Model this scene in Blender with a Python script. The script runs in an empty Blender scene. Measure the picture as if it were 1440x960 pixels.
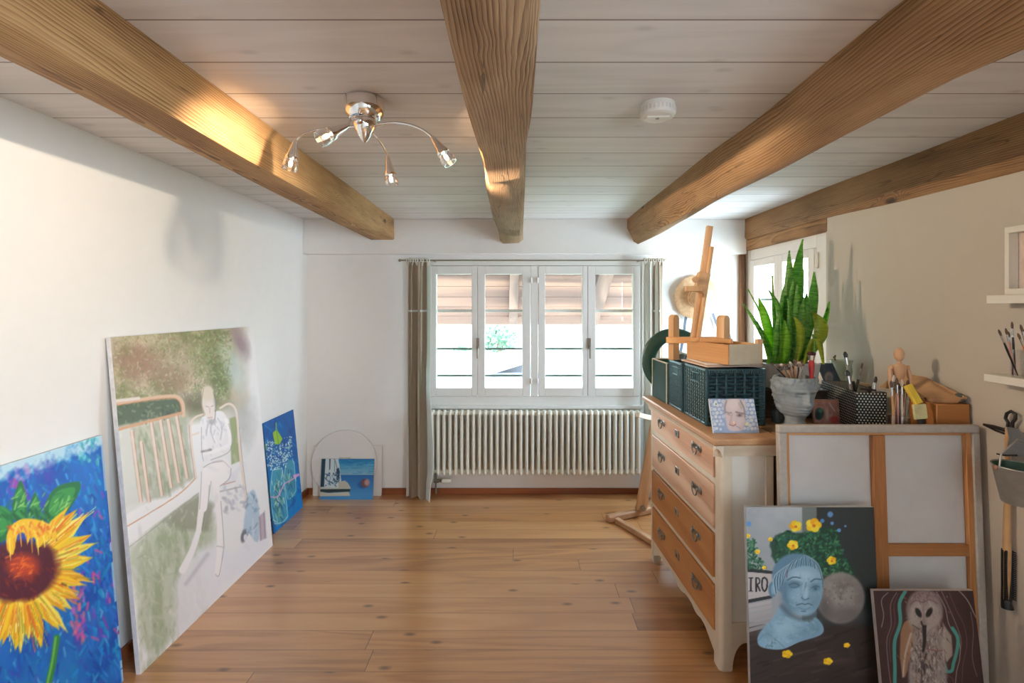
import bpy, bmesh, math, random
import numpy as np
from mathutils import Matrix, Vector, Euler
S = bpy.context.scene
COL = S.collection
PI = math.pi
F, CX, CY, CZ = 660.0, 728.0, 430.0, 1.536      # focal length in px of the 1440x960 frame, vanishing point, eye height


def W(px, py, d):
    """point at depth d that lies on the photo's line of sight through (px, py)"""
    return Vector(((px - CX) / F * d, d, CZ - (py - CY) / F * d))


def lin(c):
    return tuple((x / 12.92 if x <= 0.04045 else ((x + 0.055) / 1.055) ** 2.4) for x in c)


def rgb(r, g, b):
    return lin((r / 255, g / 255, b / 255)) + (1.0,)


# ------------------------------------------------------------------ mesh builder
class MB:
    def __init__(s, T=None):
        s.v, s.f, s.mi, s.m = [], [], [], 0
        s.T = T or Matrix()

    def add(s, vs, fs):
        b = len(s.v)
        s.v.extend(s.T @ Vector(v) for v in vs)
        for f in fs:
            s.f.append([b + i for i in f]); s.mi.append(s.m)
        return s

    def box(s, x0, x1, y0, y1, z0, z1):
        return s.add([(x0, y0, z0), (x1, y0, z0), (x1, y1, z0), (x0, y1, z0), (x0, y0, z1), (x1, y0, z1), (x1, y1, z1), (x0, y1, z1)],
                     [(0, 3, 2, 1), (4, 5, 6, 7), (0, 1, 5, 4), (1, 2, 6, 5), (2, 3, 7, 6), (3, 0, 4, 7)])

    def bar(s, p, q, w, h, up=(0, 0, 1)):
        p, q = Vector(p), Vector(q)
        d = (q - p).normalized(); up = Vector(up)
        if abs(d.dot(up)) > 0.99: up = Vector((0, 1, 0))
        x = d.cross(up).normalized() * (w / 2); z = x.cross(d).normalized() * (h / 2)
        return s.add([p - x - z, p + x - z, p + x + z, p - x + z, q - x - z, q + x - z, q + x + z, q - x + z],
                     [(0, 1, 2, 3), (7, 6, 5, 4), (0, 4, 5, 1), (1, 5, 6, 2), (2, 6, 7, 3), (3, 7, 4, 0)])

    def rings(s, rs, cap0=True, cap1=True, closed=True):
        n = len(rs[0]); vs = [p for r in rs for p in r]; fs = []
        for i in range(len(rs) - 1):
            for j in range(n if closed else n - 1):
                k = (j + 1) % n
                fs.append((i * n + j, i * n + k, (i + 1) * n + k, (i + 1) * n + j))
        if closed and cap0: fs.append(tuple(range(n - 1, -1, -1)))
        if closed and cap1: fs.append(tuple((len(rs) - 1) * n + j for j in range(n)))
        return s.add(vs, fs)

    def tube(s, pts, r, seg=8, cap=True):
        pts = [Vector(p) for p in pts]; n = len(pts)
        rr = r if isinstance(r, (list, tuple)) else [r] * n
        rs = []; x = None
        for i, p in enumerate(pts):
            d = (pts[min(i + 1, n - 1)] - pts[max(i - 1, 0)]).normalized()
            if x is None:
                a = Vector((0, 0, 1)) if abs(d.z) < 0.9 else Vector((1, 0, 0))
                x = d.cross(a).normalized()
            else:
                x = (x - d * x.dot(d)).normalized()
            y = d.cross(x)
            rs.append([p + (x * math.cos(2 * PI * k / seg) + y * math.sin(2 * PI * k / seg)) * rr[i] for k in range(seg)])
        return s.rings(rs, cap, cap)

    def lathe(s, prof, c=(0, 0, 0), seg=32, axis='z', cap0=False, cap1=False):
        c = Vector(c); rs = []
        for r, h in prof:
            ring = []
            for k in range(seg):
                a = 2 * PI * k / seg; u, v = r * math.cos(a), r * math.sin(a)
                ring.append(c + Vector({'z': (u, v, h), 'y': (u, h, -v), 'x': (h, u, v)}[axis]))
            rs.append(ring)
        return s.rings(rs, cap0, cap1)

    def sphere(s, c, r, seg=16, rng=10, R=None):
        r = r if isinstance(r, (tuple, list)) else (r, r, r); c = Vector(c); rs = []
        for i in range(rng + 1):
            t = PI * i / rng; t = min(max(t, 0.01), PI - 0.01)
            ring = []
            for k in range(seg):
                p = 2 * PI * k / seg
                q = Vector((r[0] * math.sin(t) * math.cos(p), r[1] * math.sin(t) * math.sin(p), -r[2] * math.cos(t)))
                ring.append(c + (R @ q if R else q))
            rs.append(ring)
        return s.rings(rs)

    def prism(s, poly, d0, d1, plane='yz'):
        """polygon in a plane, extruded from d0 to d1 along the third axis"""
        def at(a, b, d): return {'yz': (d, a, b), 'xz': (a, d, b), 'xy': (a, b, d)}[plane]
        n = len(poly)
        vs = [at(a, b, d0) for a, b in poly] + [at(a, b, d1) for a, b in poly]
        return s.add(vs, [tuple(range(n)), tuple(range(2 * n - 1, n - 1, -1))] + [(i, n + i, n + (i + 1) % n, (i + 1) % n) for i in range(n)])

    def sheet(s, fn, nu, nv, t=0.0):
        """fn(u, v) -> point; a sheet with thickness t"""
        P = [[Vector(fn(i / nu, j / nv)) for i in range(nu + 1)] for j in range(nv + 1)]
        front = [p for row in P for p in row]; w = nu + 1
        fs = [(j * w + i, j * w + i + 1, (j + 1) * w + i + 1, (j + 1) * w + i) for j in range(nv) for i in range(nu)]
        if not t: return s.add(front, fs)
        back = []
        for j in range(nv + 1):
            for i in range(nu + 1):
                a = P[j][min(i + 1, nu)] - P[j][max(i - 1, 0)]; b = P[min(j + 1, nv)][i] - P[max(j - 1, 0)][i]
                n = a.cross(b); n = n.normalized() if n.length > 1e-12 else Vector((0, 0, 1))
                back.append(P[j][i] - n * t)
        N = len(front)
        fs += [tuple(N + i for i in reversed(f)) for f in fs]
        edge = [i for i in range(w)] + [j * w + nu for j in range(1, nv + 1)] + [nv * w + i for i in range(nu - 1, -1, -1)] + [j * w for j in range(nv - 1, 0, -1)]
        for k in range(len(edge)):
            a, b = edge[k], edge[(k + 1) % len(edge)]
            fs.append((b, a, N + a, N + b))
        return s.add(front + back, fs)


def root_mat(o):
    while o.parent is not None: o = o.parent
    return Matrix.Translation(o.location) @ o.rotation_euler.to_matrix().to_4x4()


def obj(name, mb, mats, parent=None, smooth=40, bevel=0.0, seg=2, local=False, fix=True):
    """one mesh object; vertices are given in world space unless local"""
    me = bpy.data.meshes.new(name)
    vs = mb.v
    if parent is not None and not local:
        inv = root_mat(parent).inverted(); vs = [inv @ v for v in vs]
    me.from_pydata([tuple(v) for v in vs], [], mb.f)
    if not isinstance(mats, (list, tuple)): mats = [mats]
    for m in mats: me.materials.append(m)
    if len(mats) > 1: me.polygons.foreach_set('material_index', mb.mi)
    if fix:
        bm = bmesh.new(); bm.from_mesh(me); bmesh.ops.recalc_face_normals(bm, faces=bm.faces[:]); bm.to_mesh(me); bm.free()
    if smooth:
        me.shade_smooth(); me.set_sharp_from_angle(angle=math.radians(smooth))
    me.update()
    o = bpy.data.objects.new(name, me); COL.objects.link(o)
    if parent is not None: o.parent = parent
    if bevel:
        b = o.modifiers.new('Bevel', 'BEVEL'); b.width = bevel; b.segments = seg; b.limit_method = 'ANGLE'; b.angle_limit = math.radians(35)
        b.harden_normals = False
    return o


def tag(o, label=None, cat=None, group=None, kind=None):
    for k, v in (('label', label), ('category', cat), ('group', group), ('kind', kind)):
        if v: o[k] = v
    return o


def thing(name, label, cat, loc=(0, 0, 0), rz=0.0, group=None):
    o = bpy.data.objects.new(name, None); COL.objects.link(o)
    o.location = loc; o.rotation_euler = (0, 0, rz); o.empty_display_size = 0.05
    return tag(o, label, cat, group)


def struct(name, mb, mats, label=None, **k):
    o = obj(name, mb, mats, **k); tag(o, label, None, None, 'structure'); return o


# ------------------------------------------------------------------ materials
class NT:
    def __init__(s, name):
        s.m = bpy.data.materials.new(name); s.m.use_nodes = True
        s.t = s.m.node_tree; s.b = s.t.nodes['Principled BSDF']; s.out = s.t.nodes['Material Output']

    def n(s, typ, ins=None, **props):
        nd = s.t.nodes.new('ShaderNode' + typ)
        for k, v in props.items(): setattr(nd, k, v)
        for k, v in (ins or {}).items():
            if isinstance(v, bpy.types.NodeSocket): s.t.links.new(v, nd.inputs[k])
            else: nd.inputs[k].default_value = v
        return nd

    def math(s, op, a, b=0.0, c=None):
        ins = {0: a, 1: b}
        if c is not None: ins[2] = c
        return s.n('Math', ins, operation=op).outputs[0]

    def co(s, sc=(1, 1, 1), rot=(0, 0, 0), src='Object'):
        tc = s.n('TexCoord').outputs[src]
        return s.n('Mapping', {'Vector': tc, 'Scale': sc, 'Rotation': rot}).outputs[0]

    def noise(s, v, scale, detail=4, rough=0.55, dist=0.0):
        return s.n('TexNoise', {'Vector': v, 'Scale': scale, 'Detail': detail, 'Roughness': rough, 'Distortion': dist}).outputs['Fac']

    def ramp(s, f, stops, interp='LINEAR'):
        r = s.n('ValToRGB', {'Fac': f}); e = r.color_ramp; e.interpolation = interp
        while len(e.elements) < len(stops): e.elements.new(0.5)
        for el, (p, c) in zip(e.elements, stops): el.position = p; el.color = c
        return r.outputs['Color']

    def mix(s, f, a, b, mode='MIX'):
        nd = s.n('Mix', data_type='RGBA', blend_type=mode)
        for k, v in ((0, f), (6, a), (7, b)):
            if isinstance(v, bpy.types.NodeSocket): s.t.links.new(v, nd.inputs[k])
            else: nd.inputs[k].default_value = v
        return nd.outputs[2]

    def fin(s, col, rough=0.6, bump=None, bs=0.2, bd=0.01, **kw):
        def st(k, v):
            if isinstance(v, bpy.types.NodeSocket): s.t.links.new(v, s.b.inputs[k])
            else: s.b.inputs[k].default_value = v
        st('Base Color', col); st('Roughness', rough)
        for k, v in kw.items(): st(k, v)
        if bump is not None:
            bn = s.n('Bump', {'Height': bump, 'Strength': bs, 'Distance': bd}); s.t.links.new(bn.outputs[0], s.b.inputs['Normal'])
        return s.m


def plain(name, c, rough=0.6, var=0.12, scale=30, bs=0.08, **kw):
    """one colour with slight procedural mottling"""
    t = NT(name); n = t.noise(t.co(), scale, 5)
    d = tuple(x * (1 - var) for x in c[:3]) + (1,); l = tuple(min(1, x * (1 + var)) for x in c[:3]) + (1,)
    return t.fin(t.ramp(n, [(0.3, d), (0.7, l)]), rough, n, bs, 0.003, **kw)


def timber(name, xc, zc, dark, mid, light, rings=95, rough=0.75):
    """hewn beam along y: growth rings around a wandering pith, knots, drying cracks"""
    t = NT(name)
    pos = t.n('TexCoord').outputs['Object']
    wob = t.n('TexNoise', {'Vector': t.co((0.8, 0.34, 0.8)), 'Scale': 2.4, 'Detail': 4, 'Roughness': 0.45})
    off = t.n('VectorMath', {0: wob.outputs['Color'], 1: (0.5, 0.5, 0.5)}, operation='SUBTRACT').outputs[0]
    off = t.n('VectorMath', {0: off, 'Scale': 0.12}, operation='SCALE').outputs[0]
    kv = t.n('TexVoronoi', {'Vector': t.co((1, 0.42, 1)), 'Scale': 5.0, 'Randomness': 1.0})
    kd = kv.outputs['Distance']
    swirl = t.n('MapRange', {'Value': kd, 1: 0.0, 2: 0.26, 3: 0.05, 4: 0.0}, interpolation_type='SMOOTHSTEP').outputs[0]
    q = t.n('SeparateXYZ', {0: t.n('VectorMath', {0: pos, 1: off}, operation='ADD').outputs[0]}).outputs
    dx = t.math('SUBTRACT', q[0], xc); dz = t.math('SUBTRACT', q[2], zc)
    r = t.math('SQRT', t.math('ADD', t.math('MULTIPLY', dx, dx), t.math('MULTIPLY', dz, dz)))
    r = t.math('ADD', r, swirl)
    s = t.math('FRACT', t.math('MULTIPLY', r, rings))
    late = t.math('MULTIPLY', t.math('POWER', s, 2.0), t.noise(t.co((1, 0.2, 1)), 14, 2))
    fib = t.noise(t.co((1, 0.02, 1)), 210, 3, 0.7)
    tone = t.noise(t.co((1, 0.25, 1)), 5.0, 4, 0.6)
    f = t.math('SUBTRACT', t.math('MULTIPLY_ADD', fib, 0.40, 0.42), t.math('MULTIPLY', late, 0.62))
    f = t.math('ADD', f, t.math('MULTIPLY', t.math('SUBTRACT', tone, 0.5), 0.9))
    c = t.ramp(f, [(0.12, dark), (0.45, mid), (0.78, light)])
    k = t.n('MapRange', {'Value': kd, 1: 0.04, 2: 0.115, 3: 0.85, 4: 0.0}, interpolation_type='SMOOTHSTEP').outputs[0]
    dk = tuple(x * 0.30 for x in dark[:3]) + (1,)
    c = t.mix(k, c, dk)
    cr = t.noise(t.co((1, 0.035, 1)), 17, 2, 0.4)
    cm = t.n('MapRange', {'Value': t.math('ABSOLUTE', t.math('SUBTRACT', cr, 0.5)), 1: 0.0, 2: 0.006, 3: 0.55, 4: 0.0}).outputs[0]
    c = t.mix(cm, c, dk)
    h = t.math('SUBTRACT', t.math('SUBTRACT', f, t.math('MULTIPLY', cm, 0.6)), t.math('MULTIPLY', k, 0.2))
    return t.fin(c, rough, h, 0.5, 0.006)


def wood(name, dark, mid, light, axis='y', scale=1.0, freq=46, knots=0.5, rough=0.5, stretch=0.07, bs=0.25, coarse=1.0):
    """boards and timbers: rings stretched along an axis, fibres and knots"""
    t = NT(name)
    st = {'x': (stretch, 1, 1), 'y': (1, stretch, 1), 'z': (1, 1, stretch)}[axis]
    v = t.co(tuple(x * scale for x in st))
    warp = t.noise(v, 2.2 * coarse, 3, 0.5, 0.6)
    ring = t.math('SINE', t.math('MULTIPLY', warp, freq))
    ring = t.math('MULTIPLY_ADD', ring, 0.5, 0.5)
    st2 = {'x': (0.02, 1, 1), 'y': (1, 0.02, 1), 'z': (1, 1, 0.02)}[axis]
    fib = t.noise(t.co(tuple(x * scale for x in st2)), 130, 4, 0.7)
    tone = t.noise(t.co(tuple(x * scale for x in st)), 3.0, 2)
    f = t.math('ADD', t.math('MULTIPLY', ring, 0.45), t.math('MULTIPLY', fib, 0.35))
    f = t.math('ADD', f, t.math('MULTIPLY', tone, 0.3))
    c = t.ramp(f, [(0.22, dark), (0.52, mid), (0.82, light)])
    if knots:
        st3 = {'x': (0.35, 1, 1), 'y': (1, 0.35, 1), 'z': (1, 1, 0.35)}[axis]
        vo = t.n('TexVoronoi', {'Vector': t.co(tuple(x * scale for x in st3)), 'Scale': 3.6 * coarse, 'Randomness': 1.0}).outputs['Distance']
        k = t.n('MapRange', {'Value': vo, 1: 0.03, 2: 0.11, 3: knots, 4: 0.0}).outputs[0]
        c = t.mix(k, c, tuple(x * 0.35 for x in dark[:3]) + (1,))
    return t.fin(c, rough, f, bs, 0.004)
SKY, EXPO, LAMP = 35.0, 0.08, 6.0
RY0, RY1 = -1.7, -0.5      # unseen opening in the right wall, added behind the camera to daylight the left side
# ================================================================== the room
H = 2.233            # ceiling height
XL, XR, YB, YR = -1.725, 1.84, 3.84, -1.9
plaster = plain('white plaster', rgb(228, 226, 222), 0.9, 0.012, 14, 0.05)
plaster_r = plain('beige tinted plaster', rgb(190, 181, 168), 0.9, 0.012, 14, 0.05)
white_paint = plain('white window paint', rgb(228, 226, 222), 0.42, 0.015, 20, 0.03)
cream_enamel = plain('cream radiator enamel', rgb(226, 222, 208), 0.32, 0.015, 20, 0.02)


def plank_mat(name, pitch, phase, seglen, dark, mid, light, gapcol, rough, fibre=1.0, knot=0.6, gapw=0.012, tonevar=0.5, bs=0.15, coat=False):
    t = NT(name)
    pos = t.n('TexCoord').outputs['Object']
    xyz = t.n('SeparateXYZ', {0: pos}).outputs
    r = t.math('DIVIDE', t.math('SUBTRACT', xyz[1], phase), pitch)
    row = t.math('FLOOR', r); fr = t.math('FRACT', t.math('ADD', r, 100.0))
    rnd = t.n('TexWhiteNoise', {'W': row}, noise_dimensions='1D').outputs['Value']
    xs = t.math('DIVIDE', t.math('ADD', xyz[0], t.math('MULTIPLY_ADD', rnd, 9.0, 40.0)), seglen)
    seg = t.math('FLOOR', xs); fx = t.math('FRACT', xs)
    rn2 = t.n('TexWhiteNoise', {'Vector': t.n('CombineXYZ', {0: row, 1: seg}).outputs[0]}, noise_dimensions='3D').outputs['Value']
    off = t.math('MULTIPLY', rn2, 37.0)
    gv = t.n('CombineXYZ', {0: t.math('MULTIPLY', xyz[0], 0.09), 1: t.math('ADD', xyz[1], off), 2: off}).outputs[0]
    warp = t.noise(gv, 5.0, 3, 0.5, 0.5)
    ring = t.math('MULTIPLY_ADD', t.math('SINE', t.math('MULTIPLY', warp, 40.0)), 0.5, 0.5)
    fib = t.noise(t.n('CombineXYZ', {0: t.math('MULTIPLY', xyz[0], 0.03), 1: xyz[1], 2: off}).outputs[0], 110, 4, 0.7)
    f = t.math('ADD', t.math('MULTIPLY', ring, 0.22 * fibre), t.math('MULTIPLY', fib, 0.38 * fibre))
    f = t.math('ADD', f, t.math('MULTIPLY', rn2, tonevar))
    c = t.ramp(f, [(0.15, dark), (0.45, mid), (0.85, light)])
    kv = t.n('CombineXYZ', {0: t.math('MULTIPLY', xyz[0], 0.45), 1: t.math('ADD', xyz[1], off), 2: 0.0}).outputs[0]
    vd = t.n('TexVoronoi', {'Vector': kv, 'Scale': 4.6}, voronoi_dimensions='2D').outputs['Distance']
    k = t.n('MapRange', {'Value': vd, 1: 0.02, 2: 0.075, 3: knot, 4: 0.0}).outputs[0]
    c = t.mix(k, c, tuple(x * 0.3 for x in dark[:3]) + (1,))
    g1 = t.math('LESS_THAN', t.math('MINIMUM', fr, t.math('SUBTRACT', 1.0, fr)), gapw)
    g2 = t.math('LESS_THAN', fx, 0.0016)
    g = t.math('MAXIMUM', g1, g2)
    c = t.mix(t.math('MULTIPLY', g, 0.85), c, gapcol)
    hgt = t.math('SUBTRACT', t.math('MULTIPLY', f, 0.15), g)
    return t.fin(c, t.math('MULTIPLY_ADD', fib, 0.12, rough), hgt, bs, 0.004, **({'Coat Weight': 1.0, 'Coat Roughness': 0.24, 'Coat IOR': 1.65, 'Specular IOR Level': 0.8} if coat else {}))


floor_m = plank_mat('varnished pine floor boards', 0.1253, 0.0925, 2.4, rgb(150, 96, 52), rgb(190, 133, 78), rgb(207, 156, 100), rgb(100, 64, 38), 0.24, 0.8, 0.75, 0.010, 0.40, 0.05, True)
ceil_m = plank_mat('whitewashed ceiling boards', 0.199, 0.149, 30.0, rgb(208, 205, 203), rgb(222, 219, 218), rgb(231, 229, 228), rgb(112, 102, 96), 0.5, 0.8, 0.22, 0.014, 0.28, 0.2)
base_m = wood('red brown baseboard wood', rgb(96, 48, 24), rgb(134, 72, 38), rgb(156, 90, 52), 'x', 1, 20, 0, 0.4)

m = MB(); m.box(XL - 0.2, XR + 0.3, YR, YB + 0.18, -0.1, 0.0); struct('floor', m, floor_m, smooth=0)
m = MB(); m.box(XL - 0.2, XR + 0.3, YR, YB + 0.18, H, H + 0.1); struct('ceiling', m, ceil_m, smooth=0)
m = MB(); m.box(XL - 0.2, XL, YR, YB + 0.18, 0.0, H); struct('wall_left', m, plaster, smooth=0)
m = MB()      # rear wall behind the camera
m.box(XL - 0.2, XR + 0.3, YR - 0.15, YR, 0.0, H); struct('wall_rear', m, plaster, smooth=0)
# back wall with the opening of the four-sash window
WX0, WX1, WZ0, WZ1 = -0.739, 1.018, 0.704, 1.914
m = MB()
m.box(XL, WX0, YB, YB + 0.16, 0, H); m.box(WX1, XR + 0.25, YB, YB + 0.16, 0, H)
m.box(WX0, WX1, YB, YB + 0.16, 0, WZ0); m.box(WX0, WX1, YB, YB + 0.16, WZ1, H)
struct('wall_back', m, plaster, smooth=0)
# right wall, set back a little around the side window
R0, R1, RZ0, RZ1 = 2.83, 3.80, 0.84, 1.985
m = MB()
m.box(XR, XR + 0.22, RY1, 2.80, 0, H); m.box(XR, XR + 0.22, YR, RY0, 0, H)      # with the added daylight opening, unseen behind the camera
m.box(XR, XR + 0.22, RY0, RY1, 0, 0.9); m.box(XR, XR + 0.22, RY0, RY1, 2.0, H)
m.box(XR + 0.02, XR + 0.22, 2.80, YB, 0, RZ0); m.box(XR + 0.02, XR + 0.22, 2.80, YB, RZ1, H)
m.box(XR + 0.02, XR + 0.22, 2.80, R0, RZ0, RZ1); m.box(XR + 0.02, XR + 0.22, R1, YB, RZ0, RZ1)
struct('wall_right', m, plaster_r, smooth=0)
m = MB(); m.box(XL, XR, 3.77, YB, 1.953, H); struct('trim_1', m, plaster, bevel=0.004)
m = MB(); m.box(XL + 0.02, XR, YB - 0.018, YB, 0, 0.05); struct('baseboard_back', m, base_m, bevel=0.003)
m = MB(); m.box(XL, XL + 0.018, YR, YB, 0, 0.05); struct('baseboard_left', m, wood('red brown side baseboard', rgb(96, 48, 24), rgb(134, 72, 38), rgb(156, 90, 52), 'y', 1, 20, 0, 0.4), bevel=0.003)

# ------------------------------------------------------------------ hewn beams
beam_l = timber('old honey timber', -1.08, 2.01, rgb(78, 50, 26), rgb(156, 114, 70), rgb(200, 162, 112), 150)
beam_m = timber('old grey brown timber', 0.05, 2.10, rgb(72, 52, 34), rgb(146, 114, 82), rgb(188, 158, 122), 135)
beam_r = timber('old hewn log timber', 1.02, 2.04, rgb(72, 48, 28), rgb(146, 108, 70), rgb(186, 148, 106), 120)
beam_w = timber('old wall plate timber', 1.92, 2.00, rgb(66, 42, 22), rgb(132, 94, 56), rgb(168, 128, 84), 125)


def beam(name, y0, y1, sec, mat, label, seed, amp=0.006):
    """loft of a hand-hewn section sec(y) -> list of (x, z) corners with softened arrises"""
    rnd = np.random.RandomState(seed)
    n = 64; rs = []
    nodes = rnd.randn(12, 16)
    for i in range(n + 1):
        y = y0 + (y1 - y0) * i / n
        pts = sec(y); k = len(pts); ring = []
        for j, (x, z) in enumerate(pts):
            a = (y - y0) / (y1 - y0) * 10.99; i0 = int(a); f = a - i0; f = f * f * (3 - 2 * f)
            jx = nodes[i0, j % 8] * (1 - f) + nodes[min(i0 + 1, 11), j % 8] * f
            jz = nodes[i0, 8 + j % 8] * (1 - f) + nodes[min(i0 + 1, 11), 8 + j % 8] * f
            ring.append((x + jx * amp, y, z + (jz * amp if z < H - 0.02 else 0)))
        rs.append(ring)
    b = MB(); b.rings(rs)
    return struct(name, b, mat, label, smooth=55)


def rect_sec(x0, x1, z0, ch=0.015):
    return lambda y: [(x0(y), H + 0.01), (x1(y), H + 0.01), (x1(y), z0(y) + ch), (x1(y) - ch, z0(y)), (x0(y) + ch, z0(y)), (x0(y), z0(y) + ch)]


beam('ceiling_beam', YR, 3.785, rect_sec(lambda y: -1.194 + 0.029 * (3.77 - y), lambda y: -0.994 + 0.0155 * (3.77 - y), lambda y: 2.066, 0.012), beam_l,
     'honey brown squared ceiling beam nearest the left wall', 3, 0.003)
beam('ceiling_beam', YR, 3.79, rect_sec(lambda y: -0.140, lambda y: 0.036, lambda y: 2.044, 0.022), beam_m,
     'grey brown ceiling beam running down the middle of the ceiling', 5, 0.006)
beam('ceiling_beam', YR, 3.80, lambda y: [(0.880, H + 0.01), (1.05, H + 0.01), (1.06, 2.14), (1.025, 2.075), (0.985, 2.045), (0.935, 2.052), (0.905, 2.095), (0.882, 2.17)], beam_r,
     'rounded hewn ceiling beam to the right of the smoke detector', 8, 0.010)
beam('wall_beam', YR, 3.775, lambda y: [(1.822, H + 0.01), (2.0, H + 0.01), (2.0, 2.04), (1.838, 2.03 + 0.018 * max(0, y - 1.7)), (1.824, 2.045 + 0.018 * max(0, y - 1.7))], beam_w,
     'brown timber along the top of the right wall', 13, 0.004)
m = MB(); m.box(1.836, 2.0, 2.79, 3.775, RZ1 - 0.005, 2.06); struct('trim_2', m, beam_w, 'brown lintel timber over the side window', bevel=0.004)
post_m = wood('dark corner post timber', rgb(84, 54, 32), rgb(124, 84, 52), rgb(146, 104, 68), 'z', 1, 40, 0.3, 0.7)
m = MB(); m.box(1.806, 1.84, 3.80, 3.84, 0.0, 1.953); struct('trim_3', m, post_m, 'narrow brown timber post in the back right corner', bevel=0.003)

# ------------------------------------------------------------------ windows
gt = NT('window glass')
tr = gt.n('BsdfTransparent', {'Color': (0.97, 0.985, 0.98, 1)}); gl = gt.n('BsdfGlossy', {'Color': (1, 1, 1, 1), 'Roughness': 0.02})
mx = gt.n('MixShader', {0: 0.012, 1: tr.outputs[0], 2: gl.outputs[0]})
gt.t.links.new(mx.outputs[0], gt.out.inputs['Surface']); glass_m = gt.m
green_bar = plain('weathered grey green bar paint', rgb(120, 140, 134), 0.6)
bronze = plain('dull bronze window hardware', rgb(128, 118, 104), 0.38, 0.1, 40, 0.05, Metallic=0.7)


def sash(parent, T, u0, u1, g0, g1, z0, z1, gz0, gz1, bars):
    """one casement in local (u, depth, z) space mapped by T"""
    f = MB(T)
    f.box(u0, g0, 0, 0.05, z0, z1); f.box(g1, u1, 0, 0.05, z0, z1)
    f.box(g0, g1, 0, 0.05, z0, gz0); f.box(g0, g1, 0, 0.05, gz1, z1)
    s = obj('sash', f, white_paint, parent, bevel=0.004)
    p = MB(T); p.box(g0 - 0.004, g1 + 0.004, 0.022, 0.027, gz0 - 0.004, gz1 + 0.004); obj('pane', p, glass_m, s)
    for z, h, mt in bars:
        b = MB(T); b.box(g0 - 0.004, g1 + 0.004, 0.052, 0.07, z - h / 2, z + h / 2); obj('glazing_bar', b, mt, s, bevel=0.002)
    return s


def zy(y, d=3.85): return CZ - (y - CY) / F * d
def xu(x, d=3.85): return (x - CX) / F * d


win = thing('window_1', None, None, (0.14, 3.85, WZ0)); tag(win, 'four-sash white casement window in the back wall', kind='structure')
fr = MB()
y0, y1 = 3.845, 3.925
fr.box(WX0, xu(604), y0, y1, WZ0, WZ1); fr.box(xu(900), WX1, y0, y1, WZ0, WZ1)
fr.box(xu(604), xu(900), y0, y1, WZ0, zy(557)); fr.box(xu(604), xu(900), y0, y1, zy(373.5), WZ1)
fr.box(xu(746.5), xu(756.5), y0 - 0.004, y1, zy(557), zy(373.5))
obj('window_frame', fr, white_paint, win, bevel=0.004)
sl = MB(); sl.box(WX0 - 0.01, WX1 + 0.01, 3.815, 3.85, WZ0 - 0.006, WZ0 + 0.022); obj('window_sill', sl, white_paint, win, bevel=0.005)
Tm = Matrix.Translation((0, 3.837, 0))
bars = [(zy(437), 0.024, white_paint), (zy(491), 0.016, green_bar), (zy(529), 0.016, green_bar)]
for a, b, g, h in ((604.5, 671.5, 614, 663.5), (671.5, 746, 682, 734.5), (757, 826, 766.5, 819), (826, 899.5, 837, 890)):
    s_ = sash(win, Tm, xu(a) + 0.001, xu(b) - 0.001, xu(g), xu(h), zy(556.5), zy(374), zy(545), zy(385.5), bars)
for hx in (672, 829):
    hb = MB(); cx = xu(hx, 3.83)
    hb.box(cx - 0.011, cx + 0.011, 3.826, 3.838, zy(490), zy(475)); hb.tube([(cx, 3.828, zy(487)), (cx, 3.80, zy(487)), (cx, 3.797, zy(490)), (cx, 3.795, zy(503))], 0.0075, 8)
    obj('handle', hb, bronze, win, bevel=0.002)
for hy in (394, 535):
    for hx in (747, 756):
        hb = MB(); hb.lathe([(0.007, -0.022), (0.008, -0.02), (0.008, 0.02), (0.007, 0.022)], (xu(hx, 3.83), 3.833, zy(hy)), 10, cap0=True, cap1=True); obj('hinge', hb, white_paint, win)

win2 = thing('window_2', None, None, (1.87, 3.3, RZ0)); tag(win2, 'white two-sash window in the right wall behind the plant', kind='structure')
T2 = Matrix(((0, 1, 0, 1.862), (1, 0, 0, 0), (0, 0, 1, 0), (0, 0, 0, 1)))     # u -> world y, depth -> world x
fr = MB(T2)
fr.box(R0, 2.925, 0.0, 0.08, RZ0, RZ1); fr.box(3.74, R1, 0.0, 0.08, RZ0, RZ1); fr.box(2.925, 3.74, 0, 0.08, RZ0, 0.885); fr.box(2.925, 3.74, 0, 0.08, 1.90, RZ1)
obj('window_frame', fr, white_paint, win2, bevel=0.004)
bars = [(1.585, 0.018, green_bar), (1.28, 0.018, green_bar)]
T2s = Matrix(((0, 1, 0, 1.848), (1, 0, 0, 0), (0, 0, 1, 0), (0, 0, 0, 1)))
sash(win2, T2s, 2.93, 3.333, 2.99, 3.28, 0.888, 1.897, 0.945, 1.842, bars)
sash(win2, T2s, 3.335, 3.738, 3.386, 3.672, 0.888, 1.897, 0.945, 1.842, bars)
hb = MB()
for z in (1.82, 1.0): hb.lathe([(0.006, -0.05), (0.009, -0.048), (0.009, 0.048), (0.006, 0.05)], (1.852, 2.905, z), 10, cap0=True, cap1=True)
obj('hinge', hb, white_paint, win2)

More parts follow.
